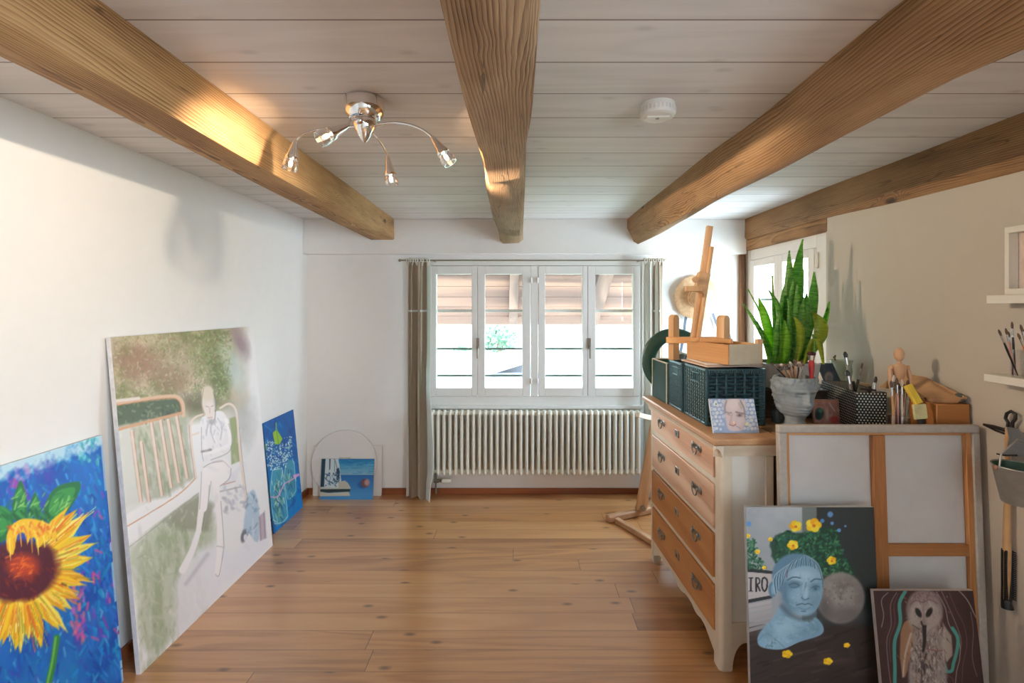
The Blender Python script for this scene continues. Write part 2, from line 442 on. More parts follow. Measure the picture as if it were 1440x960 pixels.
# ------------------------------------------------------------------ outside
grass_m = plain('pale meadow grass', rgb(66, 78, 58), 0.9, 0.25, 0.8, 0.2)
soffit_m = wood('weathered eave boards', rgb(66, 44, 34), rgb(98, 70, 55), rgb(120, 88, 68), 'x', 0.7, 30, 0.4, 0.8, 0.06, 0.3)
rafter_m = wood('weathered rafter wood', rgb(60, 44, 36), rgb(88, 66, 54), rgb(106, 82, 68), 'y', 0.8, 36, 0.3, 0.8)
eave = thing('roof_eave', 'sloping underside of the roof eave with weathered boards outside the back window', 'eave', (0.2, 4.1, 2.2))
sl_a, sl_b = Vector((0, 4.03, 2.13)), Vector((0, 5.25, 1.325))
for i in range(8):
    p = sl_a.lerp(sl_b, i / 8); q = sl_a.lerp(sl_b, (i + 0.97) / 8)
    nrm = Vector((0, (sl_b - sl_a).z, -(sl_b - sl_a).y)).normalized() * -0.022
    b = MB(); b.add([(x, *(v.yz)) for x in (-2.6, 2.6) for v in (p, q, q + nrm, p + nrm)], [(0, 1, 2, 3), (7, 6, 5, 4), (0, 4, 5, 1), (1, 5, 6, 2), (2, 6, 7, 3), (3, 7, 4, 0)])
    obj('board', b, soffit_m, eave, smooth=0)
for x, w, e in ((-0.02, 0.09, 0.9), (0.83, 0.14, 0.92), (-1.6, 0.12, 0.9)):
    b = MB(); dn = Vector((0, -0.55, -0.83)) * 0.05
    p = sl_a + Vector((x, 0.01, 0)) + dn * 0.9; q = sl_a.lerp(sl_b, e) + Vector((x - 0.03, 0, 0)) + dn * 0.9
    b.bar(p, q, w, 0.08); obj('rafter', b, rafter_m, eave, bevel=0.004)
b = MB(); p = sl_a + Vector((0.935, 0, 0)) + dn * 0.6; q = sl_b + Vector((0.80, 0, 0)) + dn * 0.6
b.bar(p, q, 0.025, 0.03); obj('batten', b, plain('pale batten wood', rgb(126, 112, 92), 0.7), eave)


def hill(u, v):
    x = -60 + 120 * u; y = 4.6 + 90 * v
    return (x, y, -2.2 + 5.0 * v + 0.9 * math.sin(x * 0.05 + 1.0) - 0.00 * x)


b = MB(); b.sheet(hill, 40, 30); o = struct('ground', b, grass_m)
leaf_m = plain('pale green tree leaves', rgb(60, 88, 60), 0.8, 0.3, 3)
trunk_m = wood('tree bark', rgb(70, 58, 46), rgb(100, 84, 68), rgb(120, 104, 86), 'z', 1, 30, 0, 0.9)
random.seed(4)


def tree(px, py, d, r, label):
    c = W(px, py, d); t = thing('tree', label, 'tree', (c.x, c.y, -1.8), 0, 'trees outside the back window')
    b = MB(); b.tube([(c.x, c.y, -2.2), (c.x, c.y, c.z)], 0.12, 8); obj('trunk', b, trunk_m, t)
    b = MB()
    for k in range(420):
        v = Vector((random.gauss(0, 1), random.gauss(0, 1), random.gauss(0, 1))).normalized() * r * random.random() ** 0.4
        p = c + Vector((v.x, v.y, v.z * 0.85)); s = 0.13 * r
        u1 = Vector((random.gauss(0, 1), random.gauss(0, 1), random.gauss(0, 1))).normalized() * s
        u2 = u1.orthogonal().normalized() * s * 0.6
        b.add([p - u1, p - u2, p + u1, p + u2], [(0, 1, 2, 3)])
    obj('foliage', b, leaf_m, t, smooth=0, fix=False)


tree(703, 478, 16, 0.62, 'round pale green tree seen through the second sash of the back window')
tree(652, 497, 22, 0.5, 'small pale tree seen through the leftmost sash of the back window')
hs = thing('neighbour_house', 'pale neighbouring house roof low behind the second sash of the back window', 'house', tuple(W(716, 545, 9).xy) + (-1.5,))
roof_m = plain('pale roof sheeting', rgb(100, 92, 92), 0.7, 0.1, 2)
b = MB(); a0 = W(684, 524, 9); a1 = W(760, 500, 9)
b.add([a0, a1, a1 + Vector((0, 0, -0.06)), a0 + Vector((0, 0, -0.06))] + [p + Vector((0, 2.5, 0.1)) for p in (a0, a1, a1 + Vector((0, 0, -0.06)), a0 + Vector((0, 0, -0.06)))],
      [(0, 1, 2, 3), (7, 6, 5, 4), (0, 4, 5, 1), (1, 5, 6, 2), (2, 6, 7, 3), (3, 7, 4, 0)]); obj('roof', b, roof_m, hs, smooth=0)
b = MB(); w0 = W(690, 524, 9.1); w1 = W(758, 510, 9.1); b.box(w0.x, w1.x, 9.1, 11.3, -1.9, w0.z + 0.0); obj('wall', b, plain('pale house boards', rgb(80, 78, 82), 0.8), hs)
# ================================================================== ceiling lamp
ch = NT('chrome'); chrome = ch.fin(ch.ramp(ch.noise(ch.co(), 20, 3), [(0.3, (0.78, 0.77, 0.75, 1)), (0.7, (0.86, 0.85, 0.84, 1))]), 0.09, Metallic=1.0)
bt = NT('lit halogen capsule'); bulb_m = bt.fin((1, 0.8, 0.5, 1), 0.3, **{'Emission Color': (1.0, 0.72, 0.42, 1), 'Emission Strength': 7.0})
hg = NT('clear lamp glass')
a_ = hg.n('BsdfTransparent', {'Color': (0.95, 0.95, 0.95, 1)}); b_ = hg.n('BsdfGlossy', {'Color': (1, 1, 1, 1), 'Roughness': 0.05}); lw = hg.n('LayerWeight', {'Blend': 0.45})
m_ = hg.n('MixShader', {0: lw.outputs['Facing'], 1: a_.outputs[0], 2: b_.outputs[0]}); hg.t.links.new(m_.outputs[0], hg.out.inputs['Surface']); clear_m = hg.m

lx, ly = -0.517, 1.586
lamp = thing('ceiling_lamp', 'chrome ceiling lamp with four thin curved arms and small lit heads', 'lamp', (lx, ly, H))
b = MB(); b.lathe([(0.0, 0.0), (0.062, 0.0), (0.0665, -0.003), (0.067, -0.030), (0.062, -0.052), (0.050, -0.066), (0.030, -0.072), (0.0, -0.073)], (lx, ly, H), 40)
obj('canopy', b, chrome, lamp, smooth=30)
b = MB(); b.lathe([(0.0, -0.066), (0.034, -0.066), (0.0385, -0.073), (0.0385, -0.084), (0.034, -0.100), (0.022, -0.122), (0.010, -0.139), (0.004, -0.145), (0.0, -0.146)], (lx, ly, H), 32)
obj('cone', b, chrome, lamp, smooth=30)
b = MB(); b.lathe([(0.0, 0.0), (0.013, 0.0), (0.015, 0.004), (0.012, 0.010), (0.006, 0.013), (0, 0.014)], (0, 0, 0), 20)
b.v = [Matrix.Translation((lx - 0.005, ly - 0.040, H - 0.085)) @ Matrix.Rotation(PI / 2, 4, 'X') @ v for v in b.v]; obj('knob', b, chrome, lamp)
heads = [(W(410, 224, 1.60), Vector((-0.25, 0.05, -1))), (W(464, 189, 1.42), Vector((-0.62, -0.45, -0.55))), (W(549, 246, 1.78), Vector((0.1, 0.25, -1))), (W(624, 216, 1.55), Vector((0.55, 0.0, -0.8)))]
for i, (hp, d) in enumerate(heads):
    d = d.normalized()
    o0 = Vector((lx, ly, H - 0.092)); out = (hp - o0); out.z = 0; L = out.length; out.normalize()
    s0 = o0 + out * 0.030
    back = hp - d * 0.058
    pts = []
    c1 = s0 + out * L * 0.35 + Vector((0, 0, (0.006, 0.02, 0.0, 0.028)[i])); c2 = back - d * L * 0.16
    for k in range(17):
        t = k / 16
        pts.append(s0 * (1 - t) ** 3 + c1 * 3 * t * (1 - t) ** 2 + c2 * 3 * t * t * (1 - t) + back * t ** 3)
    b = MB(); b.tube(pts, 0.0042, 10); arm = obj('arm', b, chrome, lamp)
    R = d.to_track_quat('Z', 'Y').to_matrix().to_4x4(); T = Matrix.Translation(hp) @ R @ Matrix.Scale(1.3, 4)
    hb = MB(T); hb.lathe([(0.0, -0.052), (0.005, -0.052), (0.0075, -0.040), (0.013, -0.014), (0.0165, -0.006), (0.0165, 0.0), (0.012, 0.001), (0.0, 0.001)], (0, 0, 0), 20)
    obj('socket', hb, chrome, arm, smooth=30)
    gb = MB(T); gb.lathe([(0.0155, 0.001), (0.0185, 0.008), (0.0195, 0.022), (0.0175, 0.030), (0.016, 0.030), (0.018, 0.021), (0.017, 0.009), (0.014, 0.002)], (0, 0, 0), 24); obj('glass_shade', gb, clear_m, arm, smooth=30)
    bb = MB(T); bb.sphere((0, 0, 0.011), (0.0055, 0.0055, 0.010), 10, 8); obj('bulb', bb, bulb_m, arm)
    l = bpy.data.lights.new('lamp_light', 'SPOT'); l.energy = LAMP * (0.16, 5.4, 11.0, 0.4)[i]; l.color = ((1.0, 0.60, 0.28), (1.0, 0.80, 0.60), (1.0, 0.78, 0.56), (1.0, 0.62, 0.30))[i]; l.shadow_soft_size = 0.007; l.spot_size = math.radians((120, 112, 76, 110)[i]); l.spot_blend = 0.6
    o = bpy.data.objects.new('lamp_light', l); o.location = hp + Vector(((-0.045, 0, 0.004), (-0.04, 0.02, -0.010), (0.02, 0.02, -0.05), (0.04, 0.02, -0.01))[i]); COL.objects.link(o)
    o.rotation_euler = (Vector((-0.75, 0.1, 0.40)), Vector((-0.85, 0.38, -0.42)), Vector((0.9, 0.30, -0.16)), Vector((0.6, 0.6, 0.30)))[i].to_track_quat('-Z', 'Y').to_euler()

# ================================================================== smoke detector
white_plastic = plain('white plastic', rgb(226, 226, 220), 0.45, 0.02, 20, 0.02)
sx, sy = 0.484, 1.625
sd = thing('smoke_detector', 'round white smoke detector on the ceiling boards', 'smoke detector', (sx, sy, H))
b = MB(); b.lathe([(0.0, 0.0), (0.056, 0.0), (0.058, -0.002), (0.058, -0.014), (0.061, -0.016), (0.061, -0.034), (0.057, -0.042), (0.048, -0.046), (0.045, -0.044), (0.0, -0.044)], (sx, sy, H), 48); obj('housing', b, white_plastic, sd, smooth=30)
b = MB(); b.box(sx - 0.040, sx + 0.040, sy - 0.012, sy + 0.012, H - 0.048, H - 0.043); obj('test_bar', b, white_plastic, sd, bevel=0.0015)
b = MB(); b.lathe([(0.0, -0.050), (0.006, -0.050), (0.007, -0.047), (0.007, -0.043), (0, -0.043)], (sx, sy, H), 16); obj('button', b, plain('grey button plastic', rgb(130, 132, 128), 0.5), sd)
b = MB()
for k in range(28):
    a = 2 * PI * k / 28; b.T = Matrix.Translation((sx, sy, H)) @ Matrix.Rotation(a, 4, 'Z'); b.box(0.0585, 0.062, -0.003, 0.003, -0.033, -0.018)
obj('vent_ring', b, plain('vent slot grey', rgb(214, 214, 208), 0.6), sd)

# ================================================================== curtain rod and curtains
rod_m = plain('brushed rod metal', rgb(150, 144, 132), 0.35, 0.08, 60, 0.03, Metallic=0.8)
rz = zy(366, 3.735); ry = 3.735
rod = thing('curtain_rod', 'thin metal curtain rod above the four-sash window', 'curtain rod', (xu(560, ry), ry, rz))
b = MB(); b.tube([(xu(564, ry), ry, rz), (xu(930, ry), ry, rz)], 0.006, 10); obj('rod', b, rod_m, rod)
for px in (562, 935):
    b = MB(); b.sphere((xu(px, ry), ry, rz), 0.012, 12, 8); obj('finial', b, rod_m, rod)
for px in (609, 901):
    b = MB(); b.tube([(xu(px, ry), ry, rz), (xu(px, ry), 3.79, rz + 0.0), (xu(px, ry), 3.842, rz)], 0.006, 8); obj('bracket', b, rod_m, rod)


def cloth_mat(name, c, tr=0.0):
    t = NT(name); v = t.co((260, 260, 260)); n = t.noise(v, 1.0, 2)
    c = tuple(c)
    col = t.ramp(n, [(0.3, tuple(x * 0.9 for x in c[:3]) + (1,)), (0.7, c)])
    m = t.fin(col, 0.85, n, 0.1, 0.001)
    if tr:
        ts = t.n('BsdfTranslucent', {'Color': c}); mx = t.n('MixShader', {0: tr, 1: t.b.outputs[0], 2: ts.outputs[0]}); t.t.links.new(mx.outputs[0], t.out.inputs['Surface'])
    return m


taupe = cloth_mat('taupe curtain cloth', rgb(160, 142, 120), 0.2); pale = cloth_mat('pale curtain cloth', rgb(240, 236, 226), 0.3); sheer = cloth_mat('white curtain edge cloth', rgb(230, 234, 230), 0.4)


def curtain(name, label, x0, x1, ztop, zbot, stripes, folds, amp, seed, flare):
    t = thing(name, label, 'curtain', ((x0 + x1) / 2, ry, zbot), 0, 'curtains beside the back window')
    n = 96; rnd = random.Random(seed); ph = [rnd.uniform(-0.4, 0.4) for _ in range(4)]

    def pt(u, v):
        z = zbot + (ztop - zbot) * v
        g = 1.0 - 0.35 * math.exp(-((v - 1.0) / 0.06) ** 2)
        a = amp * (0.75 + 0.25 * math.sin(3 * v + ph[0])) * g
        th = 2 * PI * folds * u + 0.5 * math.sin(2.2 * v + ph[1])
        x = x0 + (x1 - x0) * u + 0.010 * math.sin(2 * th) + flare(u, v)
        y = ry - 0.006 + a * math.sin(th) + 0.006 * math.sin(3 * th + ph[2] + 2 * v)
        if x0 < 0: y -= 0.075 * max(0.0, (u - 0.45) / 0.55) * min(1.0, max(0.0, (0.62 - v) / 0.15))
        return (x, y, z)
    b = MB(); nv = 40
    b.sheet(pt, n, nv, 0.004)
    # faces take the stripe they lie in
    w = n
    mi = []
    for j in range(nv):
        for i in range(n):
            u = (i + 0.5) / n; k = 0
            for e, s_ in stripes:
                if u <= e: k = s_; break
            mi.append(k)
    b.mi = mi + mi + [stripes[0][1]] * (len(b.f) - 2 * len(mi))
    obj('cloth', b, [taupe, pale, sheer], t, smooth=80)
    zs = zy(437, ry); v = (zs - zbot) / (ztop - zbot)
    b = MB(); b.sheet(lambda u, q: Vector(pt(u * 0.8, v - 0.004 + 0.008 * q)) + Vector((0, -0.003, 0)), n, 2, 0.003); obj('seam_band', b, sheer, t, smooth=80)
    for k in range(5):
        u = 0.06 + 0.88 * k / 4; p = Vector(pt(u, 1.0))
        b = MB()
        for s_ in (-1, 1):
            b.tube([p + Vector((0.0, 0, -0.03)), (p.x + 0.006 * s_, ry - 0.016, rz - 0.018)] + [(p.x + 0.010 * s_ * math.cos(q * 0.6), ry - 0.0155 * math.cos(q * PI / 7), rz + 0.0155 * math.sin(q * PI / 7)) for q in range(8)] + [(p.x - 0.006 * s_, ry + 0.014, rz - 0.018), (p.x, ry + 0.006, p.z - 0.025)], 0.0055, 6)
        obj('tie_top', b, pale, t)
    return t


def fl_l(u, v):   # the right edge swings out towards the radiator's foot
    e = max(0.0, u - 0.72) / 0.28
    return e * 0.035 * math.exp(-((v - 0.20) / 0.22) ** 2) - e * 0.012 * (v < 0.1)


curtain('curtain', 'long taupe and cream striped curtain left of the back window reaching the floor', xu(571, ry), xu(605, ry), rz - 0.014, 0.018,
        [(0.10, 1), (0.26, 0), (0.44, 0), (0.62, 1), (0.80, 0), (1.01, 2)], 2.6, 0.038, 2, fl_l)
curtain('curtain', 'taupe and white striped curtain right of the back window, partly behind the dresser', xu(905, ry), xu(932, ry), rz - 0.014, 0.018,
        [(0.34, 2), (0.46, 1), (0.62, 0), (0.70, 2), (0.88, 0), (1.01, 0)], 2.2, 0.034, 7, lambda u, v: 0)

# ================================================================== radiator
RY = 3.725; NS = 36
rx0, rx1 = xu(603.5, RY), xu(902.5, RY); pit = (rx1 - rx0) / NS
rzt, rzb = zy(578, RY), zy(669, RY)
rad = thing('radiator', 'long cream column radiator under the back window', 'radiator', ((rx0 + rx1) / 2, RY, rzb))
proto = None
cx0 = rx0 + pit / 2
for i in range(NS):
    x = cx0 + pit * i
    if proto is None:
        b = MB()
        for yy in (0.0, 0.036, 0.072):
            b.tube([(x, RY + yy, rzb + 0.03), (x, RY + yy, rzt - 0.03)], 0.0125, 12, False)
        for zz in (rzb + 0.024, rzt - 0.024):
            b.sphere((x, RY + 0.036, zz), (pit * 0.40, 0.052, 0.027), 16, 10)
            b.lathe([(0.019, -pit * 0.5), (0.019, pit * 0.5)], (x, RY + 0.036, zz), 16, 'x')
        proto = obj('radiator_section', b, cream_enamel, rad)
    else:
        c = proto.copy(); COL.objects.link(c); c.parent = rad; c.location = (pit * i, 0, 0)
for x in (rx0 + 0.22, rx1 - 0.22):
    for zz in (rzb + 0.06, rzt - 0.06): b = MB(); b.box(x - 0.015, x + 0.015, RY + 0.08, YB - 0.001, zz - 0.012, zz + 0.012); obj('wall_bracket', b, cream_enamel, rad)
b = MB(); vz = zy(677.5, RY); b.tube([(xu(612, RY), RY + 0.03, rzb + 0.02), (xu(612, RY), RY + 0.03, vz), (xu(622, RY), RY + 0.02, vz)], 0.012, 10)
b.tube([(xu(612, RY), RY + 0.03, vz), (xu(612, RY), RY + 0.03, 0.045), (xu(612, RY), RY + 0.075, 0.03)], 0.008, 10); b.lathe([(0, -0.02), (0.016, -0.02), (0.016, 0.02), (0, 0.02)], (xu(613, RY), RY + 0.025, vz), 6, 'x')
obj('valve', b, bronze, rad)
b = MB(); b.lathe([(0, 0.0), (0.015, 0.0), (0.018, 0.006), (0.019, 0.06), (0.016, 0.072), (0, 0.073)], (xu(621, RY), RY + 0.02, vz), 20, 'x'); obj('thermostat_knob', b, cream_enamel, rad)
# ================================================================== paintings
def smooth_pts(p, closed, k=5):
    n = len(p); out = []
    for i in range(n if closed else n - 1):
        g = lambda j: p[j % n] if closed else p[min(max(j, 0), n - 1)]
        (ax, ay), (bx_, by_), (cx_, cy_), (dx_, dy_) = g(i - 1), g(i), g(i + 1), g(i + 2)
        for q in range(k):
            t = q / k; h = lambda a, b, c, d: 0.5 * (2 * b + (c - a) * t + (2 * a - 5 * b + 4 * c - d) * t * t + (3 * b - a - 3 * c + d) * t ** 3)
            out.append((h(ax, bx_, cx_, dx_), h(ay, by_, cy_, dy_)))
    if not closed: out.append(p[-1])
    return out


class Paint:
    """colour field over a canvas; drawing coordinates are found on the canvas through its outline in the photograph"""

    def __init__(s, corners, nu, nv, base, seed=0):
        P = [(CX + F * p.x / p.y, CY - F * (p.z - CZ) / p.y) for p in corners]      # tl, tr, br, bl
        A = []; B = []
        for (u, v), (x, y) in zip(((0, 0), (1, 0), (1, 1), (0, 1)), P):
            A.append([u, v, 1, 0, 0, 0, -u * x, -v * x]); B.append(x)
            A.append([0, 0, 0, u, v, 1, -u * y, -v * y]); B.append(y)
        h = np.append(np.linalg.solve(np.array(A, float), np.array(B, float)), 1).reshape(3, 3)
        s.nu, s.nv = nu, nv
        U, V = np.meshgrid(np.linspace(0, 1, nu + 1), np.linspace(0, 1, nv + 1))
        q = np.einsum('ij,jab->iab', h, np.stack([U, V, np.ones_like(U)]))
        s.X, s.Y = q[0] / q[2], q[1] / q[2]
        w = (corners[1] - corners[0]).length; hh = (corners[3] - corners[0]).length
        s.U, s.V = U * w, V * hh; s.w, s.h = w, hh
        s.C = np.zeros(U.shape + (3,)) + np.array(base, float)
        s.r = np.random.RandomState(seed)

    def noise(s, sc, oct=4, seed=0, sx=1.0, sy=1.0):
        out = np.zeros_like(s.U); a = 1.0; tot = 0
        for o in range(oct):
            g = np.random.RandomState(seed * 31 + o).rand(64, 64)
            x = s.U * sc * sx * 2 ** o; y = s.V * sc * sy * 2 ** o
            xi = np.floor(x).astype(int); yi = np.floor(y).astype(int); fx = x - xi; fy = y - yi
            fx = fx * fx * (3 - 2 * fx); fy = fy * fy * (3 - 2 * fy)
            G = lambda i, j: g[j % 64, i % 64]
            out += a * ((G(xi, yi) * (1 - fx) + G(xi + 1, yi) * fx) * (1 - fy) + (G(xi, yi + 1) * (1 - fx) + G(xi + 1, yi + 1) * fx) * fy)
            tot += a; a *= 0.55
        return out / tot

    def put(s, m, c, a=1.0):
        m = np.clip(m, 0, 1)[..., None] * a
        s.C = s.C * (1 - m) + np.array(c, float) * m

    def ell(s, x, y, rx, ry, c, soft=0.25, a=1.0, rot=0.0, jit=0.0):
        ca, sa = math.cos(rot), math.sin(rot)
        X, Y = s.X - x, s.Y - y
        d = np.sqrt(((X * ca + Y * sa) / rx) ** 2 + ((-X * sa + Y * ca) / ry) ** 2)
        if jit: d = d + (s.noise(18, 3, int(abs(x * 7 + y)) % 97) - 0.5) * jit
        s.put((1 - d) / soft + 0.5, c, a)

    def near(s, pts, pad):
        xs = [a for a, _ in pts]; ys = [b for _, b in pts]
        return np.nonzero(((s.X > min(xs) - pad) & (s.X < max(xs) + pad) & (s.Y > min(ys) - pad) & (s.Y < max(ys) + pad)).ravel())[0]

    def mixin(s, i, m, c, a):
        C = s.C.reshape(-1, 3); m = (np.clip(m, 0, 1) * a)[:, None]; C[i] = C[i] * (1 - m) + np.array(c, float) * m; s.C = C.reshape(s.C.shape)

    def poly(s, pts, c, soft=1.0, a=1.0, jit=0.0, sm=None):
        if sm or (sm is None and len(pts) >= 6): pts = smooth_pts(pts, True)
        i = s.near(pts, soft + jit)
        if not len(i): return
        X, Y = s.X.ravel()[i], s.Y.ravel()[i]
        inside = np.zeros(X.shape, bool); D = np.full(X.shape, 1e9); n = len(pts)
        for k in range(n):
            (x0, y0), (x1, y1) = pts[k], pts[(k + 1) % n]
            inside ^= ((y0 > Y) != (y1 > Y)) & (X < (x1 - x0) * (Y - y0) / ((y1 - y0) or 1e-9) + x0)
            D = np.minimum(D, s.seg(X, Y, x0, y0, x1, y1)[0])
        d = np.where(inside, D, -D)
        if jit: d = d + (s.noise(22, 3, int(abs(pts[0][0] * 3)) % 89).ravel()[i] - 0.5) * jit
        s.mixin(i, d / soft + 0.5, c, a)

    def seg(s, X, Y, x0, y0, x1, y1):
        dx, dy = x1 - x0, y1 - y0; L = dx * dx + dy * dy + 1e-9
        t = np.clip(((X - x0) * dx + (Y - y0) * dy) / L, 0, 1)
        return np.hypot(X - x0 - t * dx, Y - y0 - t * dy), t

    def line(s, pts, w, c, a=1.0, soft=0.8, w1=None):
        if len(pts) > 2: pts = smooth_pts(pts, False)
        i = s.near(pts, max(w, w1 or 0) / 2 + soft)
        if not len(i): return
        X, Y = s.X.ravel()[i], s.Y.ravel()[i]; D = np.full(X.shape, 1e9); n = len(pts) - 1
        for k in range(n):
            d, t = s.seg(X, Y, *pts[k], *pts[k + 1])
            ww = w if w1 is None else w + (w1 - w) * (k + t) / n
            D = np.minimum(D, d - ww / 2)
        s.mixin(i, -D / soft + 0.5, c, a)

    def strokes(s, n, pick, L, w, cols, ang, a=0.8, spread=0.4):
        """short dabs; pick() -> (x, y)"""
        X, Y = s.X.ravel(), s.Y.ravel(); C = s.C.reshape(-1, 3)
        for _ in range(n):
            x, y = pick(); t = ang + s.r.randn() * spread; l = L * (0.5 + s.r.rand()); r = l / 2 + w
            i = np.nonzero((np.abs(X - x) < r) & (np.abs(Y - y) < r))[0]
            if not len(i): continue
            ca, sa = math.cos(t), math.sin(t); dx, dy = X[i] - x, Y[i] - y
            p = dx * ca + dy * sa; q = -dx * sa + dy * ca
            m = np.clip(1.35 - np.hypot(np.maximum(np.abs(p) - max(l / 2 - 0.6 * w, 0), 0), q) / w, 0, 1) * a * (np.clip(0.65 + 0.9 * (0.5 - p / l), 0, 1) if l > 4 * w else 1)
            c = np.array(cols[s.r.randint(len(cols))], float) + s.r.randn() * 6
            C[i] = C[i] * (1 - m[:, None]) + c * m[:, None]
        s.C = C.reshape(s.C.shape)

    def rnd(s, x0, x1, y0, y1): return lambda: (s.r.uniform(x0, x1), s.r.uniform(y0, y1))


def zm(ox, oy, k): return lambda *p: [(ox + x / k, oy + y / k) for x, y in p]


pt_ = NT('painted canvas')
at_ = pt_.n('Attribute', attribute_name='paint'); nz = pt_.noise(pt_.co((1, 1, 1)), 420, 3)
paint_m = pt_.fin(at_.outputs['Color'], 0.55, nz, 0.12, 0.001)
edge_m = plain('canvas edge', rgb(214, 208, 200), 0.85, 0.04, 60, 0.05)


def rect(bl, u, v, w, h):
    bl, u, v = Vector(bl), Vector(u).normalized(), Vector(v).normalized()
    return [bl + v * h, bl + u * w + v * h, bl + u * w, bl]


def canvas(name, label, cat, cr, paint, thick, edge=None, gain=1.0, group=None):
    """stretched canvas: painted front, wrapped sides and back as one mesh"""
    tl, tr, br, bl = cr; u = (br - bl).normalized(); v = (tl - bl).normalized(); n = u.cross(v)
    nu, nv = paint.nu, paint.nv
    b = MB(); org = (bl + br) / 2
    front = [tl + (tr - tl) * (i / nu) + (bl - tl) * (j / nv) - org for j in range(nv + 1) for i in range(nu + 1)]
    w = nu + 1
    b.add(front, [((j + 1) * w + i, (j + 1) * w + i + 1, j * w + i + 1, j * w + i) for j in range(nv) for i in range(nu)])
    b.m = 1; e = n * -thick
    q = [p - org for p in (tl, tr, br, bl)] + [p - org + e for p in (tl, tr, br, bl)]
    b.add(q, [(4, 5, 6, 7), (0, 1, 5, 4), (1, 2, 6, 5), (2, 3, 7, 6), (3, 0, 4, 7)])
    o = obj(name, b, [paint_m, edge or edge_m], None, smooth=0, fix=False)
    o.location = org
    c = np.clip(paint.C * gain / 255, 0, 1); c = np.where(c <= 0.04045, c / 12.92, ((c + 0.055) / 1.055) ** 2.4)
    a = np.ones((len(b.v), 4)); a[:, :3] = 0.7; a[:(nu + 1) * (nv + 1), :3] = c.reshape(-1, 3)
    at = o.data.attributes.new('paint', 'FLOAT_COLOR', 'POINT'); at.data.foreach_set('color', a.ravel())
    o.data.update()
    return tag(o, label, cat, group)


# ---- sunflower
cr = rect((-1.6165, 1.175, 0.0), (0, 1, 0), (-0.0881, 0, 1.0), 0.75, 1.011)
p = Paint(cr, 230, 300, (22, 104, 184), 1)
p.put(p.noise(9, 4, 3) * 2.4 - 1.0, (8, 70, 160)); p.put(p.noise(7, 4, 5, 1.6, 0.6) * 3 - 1.75, (30, 150, 196), 0.8); p.put(p.noise(6, 3, 9, 2, 0.7) * 4 - 2.5, (98, 60, 168), 0.85)
p.strokes(1700, p.rnd(-230, 180, 610, 1100), 13, 1.8, [(16, 96, 190), (8, 58, 150), (50, 160, 212), (80, 76, 186), (20, 130, 180), (0, 110, 200), (96, 176, 210)], 1.3, 0.7)
p.strokes(120, p.rnd(100, 170, 640, 960), 14, 2.2, [(0, 130, 205), (10, 150, 200), (40, 110, 200)], 1.35, 0.7)
p.strokes(26, p.rnd(105, 165, 690, 900), 14, 2, [(170, 60, 170), (150, 60, 190), (225, 80, 140)], 1.2, 0.7)
p.strokes(30, p.rnd(10, 40, 650, 700), 14, 3, [(180, 70, 170), (120, 70, 190)], 1.2, 0.6)
p.strokes(40, p.rnd(100, 118, 820, 900), 9, 2.4, [(210, 80, 150), (235, 110, 120), (190, 90, 190)], 1.4, 0.6)
p.put(np.clip(1.3 - (p.V / 0.045) + (p.noise(30, 3, 2) - 0.5) * 2.2, 0, 1), (196, 226, 232), 0.9)
p.strokes(30, p.rnd(112, 140, 616, 650), 8, 2, [(50, 160, 170), (120, 200, 205), (20, 110, 180)], 1.4, 0.7)
k = 2.667; z = zm(0, 600, k)
G1, G2, G3 = (60, 150, 70), (36, 112, 62), (110, 178, 90)
for leaf in ([(45, 335), (55, 250), (78, 200), (100, 260), (98, 330), (70, 345)], [(105, 335), (118, 270), (132, 240), (150, 280), (150, 335)], [(165, 335), (178, 270), (220, 222), (298, 208), (288, 262), (252, 318), (205, 360)],
             [(-120, 380), (-60, 320), (10, 300), (50, 330), (40, 400), (-10, 440), (-70, 430)], [(-230, 470), (-170, 400), (-100, 400), (-60, 460), (-140, 480)]):
    q = z(*leaf); p.poly(q, G2, 1.5, 1, 2)
    cx = sum(a for a, _ in q) / len(q); cy = sum(b for _, b in q) / len(q)
    p.poly([(cx + (a - cx) * 0.72, cy + (b - cy) * 0.72) for a, b in q], G1, 2, 0.9, 2); p.strokes(16, lambda: (cx + p.r.randn() * 7, cy + p.r.randn() * 7), 14, 1.3, [G3, G2, (150, 200, 110)], -0.9, 0.7, 0.3)
p.strokes(60, p.rnd(-40, 78, 715, 742), 12, 2.5, [G1, G2, (30, 90, 50)], 0.9, 0.8)
cxs, cys = 26, 802
Y1, Y2, Y3 = (246, 200, 36), (240, 168, 30), (250, 222, 90)
tips = [(131, 784), (126, 814), (124, 722), (128, 752), (112, 842), (101, 856), (84, 886), (60, 908), (41, 900), (22, 914), (4, 906), (-16, 912), (-40, 900), (-60, 884), (-76, 856), (-84, 826), (-86, 794), (-80, 760), (-70, 735), (108, 716)]
